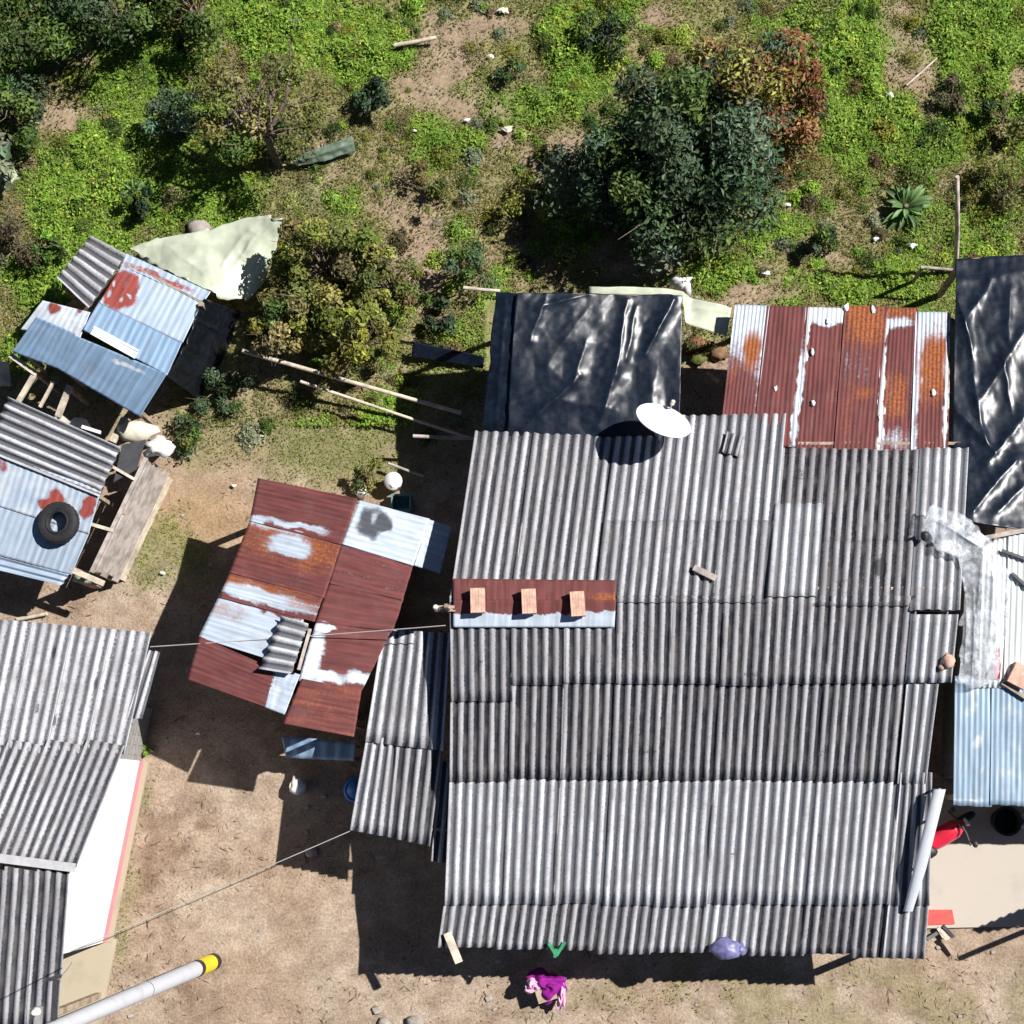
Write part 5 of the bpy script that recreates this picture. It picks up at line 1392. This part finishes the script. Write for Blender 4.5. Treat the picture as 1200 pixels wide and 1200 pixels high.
# ------------------------------------------------------------------ utility pole
up_ = thing('utility_pole', 'tall grey utility pole with yellow painted foot', 'utility pole', (250, 1127, 0))
b_ = np.array(up_['_w'])
mb = MB(); mb.tube([b_+[0, 0, 1.42], b_+[0, 0, 6], b_+[0, 0, 10.6]], [.135, .115, .09], 18); mb.done('shaft', M['polegrey'], up_, smooth=True)
mb = MB(); mb.tube([b_+[0, 0, .28], b_+[0, 0, 1.2]], [.145, .142], 18); mb.done('yellow_band', M['yellow'], up_, smooth=True)
mb = MB(); mb.tube([b_+[0, 0, -.1], b_+[0, 0, .279]], [.150, .148], 18); mb.done('black_band', M['black'], up_, smooth=True)
mb = MB(); mb.tube([b_+[0, 0, 1.201], b_+[0, 0, 1.419]], [.143, .141], 18); mb.done('black_band', M['black'], up_, smooth=True)
mb = MB()
mb.tube([b_+[-.10, 0, 9.55], b_+[.10, 0, 9.55]], .02, 6); mb.beam(b_+[.03, -.35, 9.75], b_+[.03, .35, 9.75], .08, .08); ca = mb.done('crossarm', M['steel'], up_)
for e in (-.30, .30):
    MB().lathe(b_+[.03, e, 9.79], [(.03, 0), (.05, .02), (.035, .06), (.05, .07), (.03, .13)], 10).done('insulator', M['insulator'], ca)
MB().lathe(b_+[0, 0, 4.6], [(.128, 0), (.128, .05)], 18).done('strap', M['steel'], up_)
mb = MB(); mb.beam(b_+[-.02, .10, 9.0], b_+[-.05, .62, 8.9], .05, .05); mb.beam(b_+[-.05, .60, 8.7], b_+[-.05, .60, 9.15], .04, .04); mb.done('cable_bracket', M['darksteel'], up_)

# cables
def cable(name, pts, r, mat, label, sag=.1):
    A, B = [np.array(p if len(p) == 3 and not isinstance(p, tuple) else P3(p)) for p in pts]
    q = [A*(1-t)+B*t-np.array([0, 0, sag*4*t*(1-t)]) for t in np.linspace(0, 1, 16)]
    o = MB().tube(q, r, 6).done(name, mat, smooth=True)
    return tag(o, label, 'cable')
cable('service_cable', ((522, 733, 3.05), (176, 758, 2.35)), .009, M['cable'], 'pale service cable crossing the rusted roof to the left house', .10)
cable('service_cable', ((410, 974, 1.95), (80, 1116, 2.2)), .008, M['cable'], 'thin pale cable over the dirt yard to the white house', .12)
cable('service_cable', (b_+[-.05, .55, 8.9], P(84, 1128, 2.4)), .009, M['cable'], 'cable dropping from the utility pole to the white house', .1)

# ------------------------------------------------------------------ right hand building
rb = thing('zinc_house', 'building with blue zinc eave sheet and whitish upper roof at the right edge', 'house', (1190, 800, 0))
def zr(y): return float(np.interp(y, [620, 945], [2.55, 2.15]))
def rb_(x, y, dz=0): return (x, y, zr(y)+dz)
for i, (xa, xb, tone) in enumerate(((1117, 1162, 0), (1160, 1206, .25), (1204, 1480, .1))):
    sheet(rb, [rb_(xa+2, 792, .004*i), rb_(xb+2, 793, .004*i), rb_(xb, 946-i, .004*i), rb_(xa, 943, .004*i)], 7 if i < 2 else 36, .005, M['silverblue'], nv=24, per=6, wear=blobs([(1140, 820, 10, 34, 6, 2, .5, .9), (1150, 900, 5, 60, 2, 2, .4, .9), (1128, 905, 4, 40, 2, 2, .42, .9), (1185, 880, 16, 80, 0, 2, .42, .9), (1135, 938, 30, 4, 0, 2, .5, .8), (1145, 870, 6, 12, 30, 2, .55, .8)], (0, 0, tone)), sag=.014, thick=.004, ragged=.012, label='blue grey zinc eave sheet')
for i, (xa, xb) in enumerate(((1150, 1182), (1180, 1214), (1212, 1480))):
    V, Fc, at = sheet_mesh(P3(rb_(xa+2, 622+5*(i == 0)*4, .02+.004*i)), P3(rb_(xb+2, 622, .02+.004*i)), P3(rb_(xb-4, 806, .03+.004*i)), P3(rb_(xa-4, 806, .03+.004*i)), 5, .012, nv=20, sag=.02, wear=blobs([], (0, 0, 0)))
    link_mesh('roof_sheet', V, Fc, M['fibreglass'], rb, smooth=True, attrs=at)['label'] = 'whitish fibreglass sheet'
posts(rb, [(1124, 934, 2.05), (1290, 934, 2.05), (1160, 640, 2.4)], .09)
ringb = [gp(1140, 905, 2.1), gp(1460, 905, 2.1), gp(1460, 640, 2.4), gp(1150, 640, 2.4)]
wall_ring(rb, ringb, [2.0, 2.0, 2.38, 2.38], M['block'])
MB().beam(P(1146, 632, 2.62), P(1230, 616, 2.62), .07, .06).done('edge_beam', M['greywood'], rb)
film = cloth('plastic_film', [((1084, 612, 2.95), (1092, 590, 2.95)), ((1100, 645, 2.98), (1128, 606, 2.95)), ((1122, 655, 2.95), (1160, 632, 2.9)), ((1130, 695, 2.8), (1182, 676, 2.75)), ((1127, 745, 2.68), (1182, 735, 2.62)), ((1122, 800, 2.52), (1166, 803, 2.48))],
             [(1095, 610, 1150, 640, 6, .10), (1150, 650, 1140, 790, 5, .12), (1165, 670, 1155, 790, 4, .10), (1132, 700, 1130, 780, 4, .10), (1158, 660, 1172, 720, 4, .08), (1140, 690, 1137, 795, 3, .07), (1110, 618, 1160, 650, 4, .08)], M['film'], None, 70, 120, .05, 2.2, 61, edge_rag=.22, crease=.8)
tag(film, 'torn clear plastic film draped between grey roof and whitish roof', 'plastic film')
mb = MB(); mb.blob(P(1084, 628, 2.95), (.07, .09, .07), 81, 10, .3); mb.blob(P(1098, 635, 2.9), (.05, .04, .04), 82, 8, .3)
tag(mb.done('stone_weight', M['darksteel'], smooth=True), 'dark stone holding the end of the clear plastic film', 'stone')
for k, (x0, y0, x1, y1, lb) in enumerate(((1174, 645, 1204, 656, 'dark stick on the whitish roof, upper one'), (1186, 672, 1206, 690, 'dark stick on the whitish roof, lower one'))):
    tag(MB().beam(P(x0, y0, zr(y0)+.08), P(x1, y1, zr(y1)+.08), .05, .05).done('stick', M['darksteel']), lb, 'stick')
fc = MB().hexa([P(1171, 757, zr(757)+.05), P(1157, 794, zr(794)+.05), P(1172, 796, zr(796)+.05), P(1173, 780, zr(780)+.05)][::-1], [P(1171, 757, zr(757)+.08), P(1157, 794, zr(794)+.08), P(1172, 796, zr(796)+.08), P(1173, 780, zr(780)+.08)][::-1]).done('red_cloth', plain('dark_red_cloth', (.30, .03, .05), .8, 0, .2, 9, .2))
tag(fc, 'dark red cloth triangle on the right roof by the film', 'cloth')
wb = thing('masonry_piece', 'pinkish masonry piece with wooden lath on the blue zinc sheet', 'masonry', (1192, 800, zr(800)))
MB().box(P(1195, 792, zr(792)+.10), (.30, .36, .12), -.5).done('brick_body', M['clay'], wb)
MB().beam(P(1174, 800, zr(800)+.06), P(1204, 819, zr(819)+.06), .06, .05).done('lath', M['wood'], wb)

# patio slab and things by it
fa = [P(1060, 1088, 0), P(1300, 1083, 0), P(1300, 938, 0), P(1060, 938, 0)]
o = MB().hexa([p+[0, 0, -.06] for p in fa], [p+[0, 0, .08] for p in fa]).done('patio', M['concrete']); o['kind'] = 'structure'; o['label'] = 'pale concrete patio beside the house'
ml = MB().hexa([P(1087, 1066, .0845), P(1116, 1066, .0845), P(1118, 1083, .0845), P(1086, 1084, .0845)][::-1], [P(1087, 1066, .11), P(1116, 1066, .11), P(1119, 1083, .11), P(1086, 1084, .11)][::-1])
tag(ml.done('door_mat', M['salmon']), 'salmon red mat at the patio edge by the eave corner', 'mat')
tl = thing('tool_heap', 'small heap of sticks and dark tools below the red mat', 'tools', (1103, 1098, 0))
for (x0, y0, x1, y1, m_) in ((1086, 1101, 1100, 1092, 'darksteel'), (1099, 1087, 1108, 1102, 'palewood'), (1105, 1085, 1117, 1098, 'darksteel'), (1104, 1100, 1117, 1119, 'wood'), (1102, 1090, 1112, 1100, 'palewood')):
    MB().beam(P(x0, y0, .10), P(x1, y1, .06), .06, .05).done('tool', M[m_], tl)

# red motorbike under the eave
mo = thing('motorbike', 'red motorbike parked on the patio under the blue zinc eave', 'motorbike', (1087, 984, .08))
m0 = np.array(mo['_w']); ax_ = np.array([math.cos(.55), math.sin(.55), 0]); sdv = np.array([-ax_[1], ax_[0], 0]); upv = np.array([0, 0, 1.0])
def mp(a, s, z): return m0+ax_*a+sdv*s+upv*z
for a_ in (-.62, .62):
    mb = MB(); mb.lathe(mp(a_, -.05, .28), [(.17, 0), (.26, .005), (.28, .03), (.28, .07), (.26, .095), (.17, .10)], 24, sdv); wh_ = mb.done('wheel', M['rubber'], mo, smooth=True)
    mb = MB(); mb.lathe(mp(a_, -.03, .28), [(.03, 0), (.175, .004), (.175, .056), (.03, .06)], 18, sdv); mb.done('rim', M['steel'], wh_)
V, Fc = [], []
secs = [(-.72, .10, .62, .70), (-.45, .13, .58, .76), (-.1, .15, .45, .78), (.15, .17, .42, .86), (.38, .16, .48, .90), (.55, .08, .55, .82)]
for (a_, wd, z0, z1) in secs:
    for k in range(10):
        t = 2*PI*k/10
        V.append(mp(a_, wd*math.cos(t), (z0+z1)/2+(z1-z0)/2*math.sin(t)))
for i in range(len(secs)-1):
    for k in range(10):
        Fc.append((i*10+k, i*10+(k+1) % 10, (i+1)*10+(k+1) % 10, (i+1)*10+k))
Fc += [tuple(range(9, -1, -1)), tuple(50+k for k in range(10))]
link_mesh('body', V, Fc, M['red'], mo, smooth=True)
mb = MB(); mb.blob(mp(-.35, 0, .80), (.30, .14, .06), 91, 14, .05); mb.done('seat', M['black'], mo, smooth=True)
mb = MB(); mb.tube([mp(.40, -.34, .98), mp(.46, -.12, .96), mp(.46, .12, .96), mp(.40, .34, .98)], .018, 8); hb = mb.done('handlebar', M['darksteel'], mo, smooth=True)
for s in (-1, 1):
    mb = MB(); mb.tube([mp(.42, s*.26, .97), mp(.44, s*.32, 1.16)], .008, 6); mb.blob(mp(.44, s*.33, 1.2), (.05, .06, .04), 95, 10, .05); mb.done('mirror', M['darksteel'], hb, smooth=True)
mb = MB(); mb.tube([mp(.46, 0, .9), mp(.62, 0, .28)], .035, 8); mb.done('fork', M['steel'], mo)
mb = MB(); mb.lathe(mp(.56, 0, .80), [(.001, 0), (.07, .01), (.08, .05), (.001, .06)], 14, ax_); mb.done('headlight', M['insulator'], mo, smooth=True)
# tub and bucket under the zinc eave
tb = thing('black_tub', 'black tub in the shade under the zinc eave', 'tub', (1174, 962, .08))
q0 = np.array(tb['_w']); mb = MB(); mb.lathe(q0, [(.20, 0), (.24, .36), (.26, .36), (.26, .38), (.22, .38), (.19, .03)], 22); mb.done('shell', M['black'], tb, smooth=True)
mb = MB(); mb.tube([q0+[.25, -.05, .32], q0+[.30, 0, .34], q0+[.25, .05, .32]], .012, 6); mb.done('handle', M['darksteel'], tb)
wbk = thing('white_bucket', 'white bucket by the right picture edge under the zinc eave', 'bucket', (1200, 962, .08))
q0 = np.array(wbk['_w']); mb = MB(); mb.lathe(q0, [(.12, 0), (.15, .34), (.16, .34), (.16, .36), (.14, .36), (.11, .02)], 20); mb.done('shell', M['white'], wbk, smooth=True)

# unseen canopy and post, added beyond the right edge to cast yard shadows
nb = thing('shadow_canopy', 'added canopy just outside the right edge, shaped to cast the yard shadows', 'canopy', (1320, 1060, 0))
sheet(nb, [(1304, 1047, 2.2), (1420, 998, 2.2), (1425, 1036, 2.1), (1306, 1054, 2.1)], 10, .02, M['zinc'], nv=6, wear=blobs([], (0, 0, .2)))
posts(nb, [(1330, 1040, 2.1), (1412, 1040, 2.1)], .08)
mb = MB(); q0 = P(1262, 1066, 0); mb.beam(q0+[0, 0, -.05], q0+[0, 0, 2.55], .07, .07); mb.done('post', M['wood'], nb)

# ------------------------------------------------------------------ things in the yard
st_ = thing('stool', 'low wooden stool under the magenta cloth below the eave', 'stool', (640, 1160, 0))
q0 = np.array(st_['_w']); MB().box(q0+[0, 0, .40], (.34, .30, .04), .3).done('seat', M['wood'], st_)
for (a_, c_) in ((-.13, -.11), (.13, -.11), (.13, .11), (-.13, .11)):
    xx, yy = a_*math.cos(.3)-c_*math.sin(.3), a_*math.sin(.3)+c_*math.cos(.3)
    MB().beam(q0+[xx*1.15, yy*1.15, -.03], q0+[xx, yy, .38], .04, .04).done('leg', M['wood'], st_)
MB().beam(q0+[-.33, .02, .12], q0+[-.10, .0, .30], .03, .03).done('brace', M['wood'], st_)
def drape(c, r, drop, seed, mat, name, par, sx=1.0, sy=1.0, ph=0.0):
    rg = random.Random(seed); V = []; Fc = []; n, m = 72, 22
    k = [rg.uniform(0, 6.28) for _ in range(6)]
    for i_ in range(m+1):
        t = i_/m
        for j_ in range(n):
            a_ = 2*PI*j_/n
            f = .7*math.sin(3*a_+k[0])+.3*math.sin(5*a_+k[1]+3*t)+.22*math.sin(9*a_+k[2]+5*t)
            ring = r*(t**.9)*(1+.22*f*t+.18*math.sin(2*a_+k[3]))
            z = -drop*max(0, t-.42)**1.25*(1+.35*math.sin(3*a_+k[4]))+.035*math.sin(9*t+2*a_+k[5])+.03*f*t
            V.append(np.array(c)+np.array([sx*ring*math.cos(a_+ph), sy*ring*math.sin(a_+ph), z+.05*(1-t)]))
    for i_ in range(m):
        for j_ in range(n):
            Fc.append((i_*n+j_, (i_+1)*n+j_, (i_+1)*n+(j_+1) % n, i_*n+(j_+1) % n))
    nv_ = len(V); V += [v-np.array([0, 0, .006]) for v in V]; Fc += [tuple(x+nv_ for x in f[::-1]) for f in Fc]
    return link_mesh(name, V, Fc, M[mat], par, smooth=True)
ck = thing('cloth_bundle', 'crumpled magenta and pink cloth thrown over a low stool below the eave', 'cloth', (640, 1158, .42))
c0 = np.array(ck['_w'])
drape(c0+[.02, .03, .03], .32, .40, 3, 'purple', 'magenta_cloth', ck, 1.0, .85, .4)
drape(c0+[-.22, .03, .07], .13, .10, 5, 'pink', 'pink_cloth', ck, 1.3, .8, .5)
drape(c0+[.26, -.14, -.04], .15, .20, 8, 'pink', 'pink_cloth', ck, .55, 1.5, -.5)

br_ = thing('blue_barrel', 'blue plastic barrel half hidden under the lean to eave', 'barrel', (424, 926, 0))
q0 = np.array(br_['_w']); q0 = q0+np.array([-.02, 0, 0])
mb = MB(); mb.lathe(q0, [(.20, 0), (.22, .03), (.235, .28), (.22, .30), (.235, .34), (.235, .56), (.22, .60), (.20, .62), (.17, .62), (.17, .60)], 24); mb.done('shell', M['blue'], br_, smooth=True)
mb = MB(); mb.lathe(q0+[0, 0, .60], [(.165, 0), (.165, .025), (.001, .03)], 20); mb.done('lid', M['blue'], br_, smooth=True)

hen = thing('cream_bucket', 'cream bucket with a rag in the shed shadow', 'bucket', (352, 922, 0))
q0 = np.array(hen['_w']); mb = MB(); mb.lathe(q0, [(.11, 0), (.14, .28), (.15, .28), (.15, .30), (.13, .30), (.105, .02)], 20); mb.done('shell', M['cream'], hen, smooth=True)
mb = MB(); mb.blob(q0+[0, .02, .30], (.13, .16, .06), 111, 12, .4); mb.done('rag', M['white'], hen, smooth=True)
pot = thing('white_bucket', 'white bucket beside teal crate above the rusted shed', 'bucket', (463, 568, 0))
q0 = np.array(pot['_w']); mb = MB(); mb.lathe(q0, [(.13, 0), (.16, .34), (.17, .34), (.17, .36), (.02, .38)], 20); mb.done('shell', M['white'], pot, smooth=True)
mb = MB(); mb.tube([q0+[-.16, 0, .33], q0+[0, -.12, .40], q0+[.16, 0, .33]], .008, 6); mb.done('handle', M['steel'], pot)
cr8 = thing('teal_crate', 'broken teal crate by the zinc corner of the rusted shed', 'crate', (472, 592, 0))
q0 = np.array(cr8['_w'])
mb = MB()
for (dx, dy, sx, sy) in ((0, .14, .36, .03), (0, -.14, .36, .03), (.165, 0, .03, .25), (-.165, 0, .03, .25)):
    mb.box(q0+[dx, dy, .16], (sx, sy, .3), 0)
mb.box(q0+[0, 0, .02], (.30, .25, .03)); mb.done('shell', M['teal'], cr8)
tag(MB().blob(P(424, 577, .1), (.14, .11, .12), 121, 10, .3).done('white_stone', M['white'], smooth=True), 'white painted stone at the upper seam of the rusted shed', 'stone')

# poles and sticks on the ground by the shrubs
def stick(name, p, q, r, mat, label, cat='pole'):
    A, B = P3(p), P3(q)
    m_ = (A+B)/2+np.array([0, 0, -.02])
    return tag(MB().tube([A, m_, B], [r, r*.95, r*.85], 8).done(name, M[mat], smooth=True), label, cat)
stick('long_pole', (284, 411, .9), (540, 484, .5), .042, 'palewood', 'long pale pole running from coop to shaded yard', 'pole')
stick('thin_rail', (352, 447, .6), (552, 514, .4), .03, 'palewood', 'thin pale rail parallel below the long pale pole', 'rail')
stick('wooden_rail', (484, 511, .8), (556, 514, .8), .035, 'greywood', 'short wooden rail jutting from the house corner', 'rail')
stick('wooden_stick', (455, 543, .3), (496, 558, .3), .028, 'greywood', 'grey stick in the shade above the white bucket', 'stick')
stick('dead_branch', (462, 53, .15), (511, 44, .2), .045, 'palewood', 'pale dead branch in bright weeds at the top', 'branch')
stick('wooden_rail', (543, 337, 1.6), (586, 341, 1.6), .035, 'palewood', 'pale rail end sticking out of the tarpaulin corner', 'rail')
stick('dead_branch', (755, 286, .1), (803, 297, .1), .03, 'palewood', 'thin pale branch on the soil below the big tree', 'branch')
stick('dead_branch', (1062, 100, .08), (1098, 68, .08), .022, 'palewood', 'thin pale branch on the bare patch at upper right', 'branch')
stick('wooden_stick', (20, 726, .06), (55, 719, .1), .04, 'palewood', 'pale stick on the ground above the white house roof', 'stick')
net = cloth('netting', [((340, 185, .25), (348, 196, .15)), ((375, 172, .35), (382, 188, .2)), ((412, 160, .3), (418, 176, .15))], [(345, 190, 412, 168, 4, .1)], mat_tarp('teal_netting', (.14, .19, .14), .7, .2), None, 14, 40, .12, 4, 71, edge_rag=.1)
tag(net, 'faded teal netting strip right of the bare limbed tree', 'netting')
for k, (x, y, r, lb) in enumerate(((233, 268, .22, 'grey stone above the pale plastic sheet'), (450, 1199, .12, 'dark stone at the bottom picture edge'), (487, 1198, .16, 'grey stone at the bottom edge right of the dark one'), (315, 348, .13, 'pale stone at the right end of the plastic sheet'), (222, 510, .12, 'small stone in the weeds right of the white sack'))):
    tag(MB().blob(P(x, y, r*.3), (r, r*.8, r*.6), 130+k, 12, .25).done('stone', M['stone'] if k != 3 else M['cream'], smooth=True), lb, 'stone', 'stones on the ground')
lit = [(595, 153, .10, 'white litter left of the big dark tree shadow'), (548, 142, .06, 'small pale litter on the bare soil below the round bush'), (575, 68, .07, 'pale litter right of the pale dead branch'), (590, 15, .10, 'pale litter at the top of the reddish soil'),
       (1041, 113, .09, 'white litter beside the bright green weeds'), (1119, 19, .09, 'white litter at the top right'), (935, 62, .05, 'small pale litter right of the rusty leaved tree'), (1068, 290, .08, 'white litter below the long leaved plant'), (1025, 282, .06, 'pale litter left of the long leaved plant foot'),
       (922, 242, .06, 'pale litter right of the big tree foot'), (898, 322, .07, 'white litter in the grass above the rusted roof'), (160, 225, .06, 'white speck in weeds by the small spiky plant'), (228, 12, .06, 'white speck under the top edge tree'), (440, 145, .05, 'pale litter under the round dark bush'), (486, 155, .05, 'pale litter on soil between the bushes'), (275, 570, .05, 'pale litter above the red shed corner'), (192, 672, .05, 'pale litter in grass beside the plank coop'), (233, 860, .04, 'pale speck in the shed shadow')]
for k, (x, y, r, lb) in enumerate(lit):
    q0 = P(x, y, 0); q0[2] = float(ground_z(q0[:1], q0[1:2])[0])+r*.5+.05
    tag(MB().blob(q0, (r*.95, r*.55, r*.3), 150+k, 8, .8).done('litter', M['white'] if k % 3 else M['cream']), lb, 'litter', 'litter in the weeds')

for o in bpy.data.objects:
    if '_w' in o:
        del o['_w']
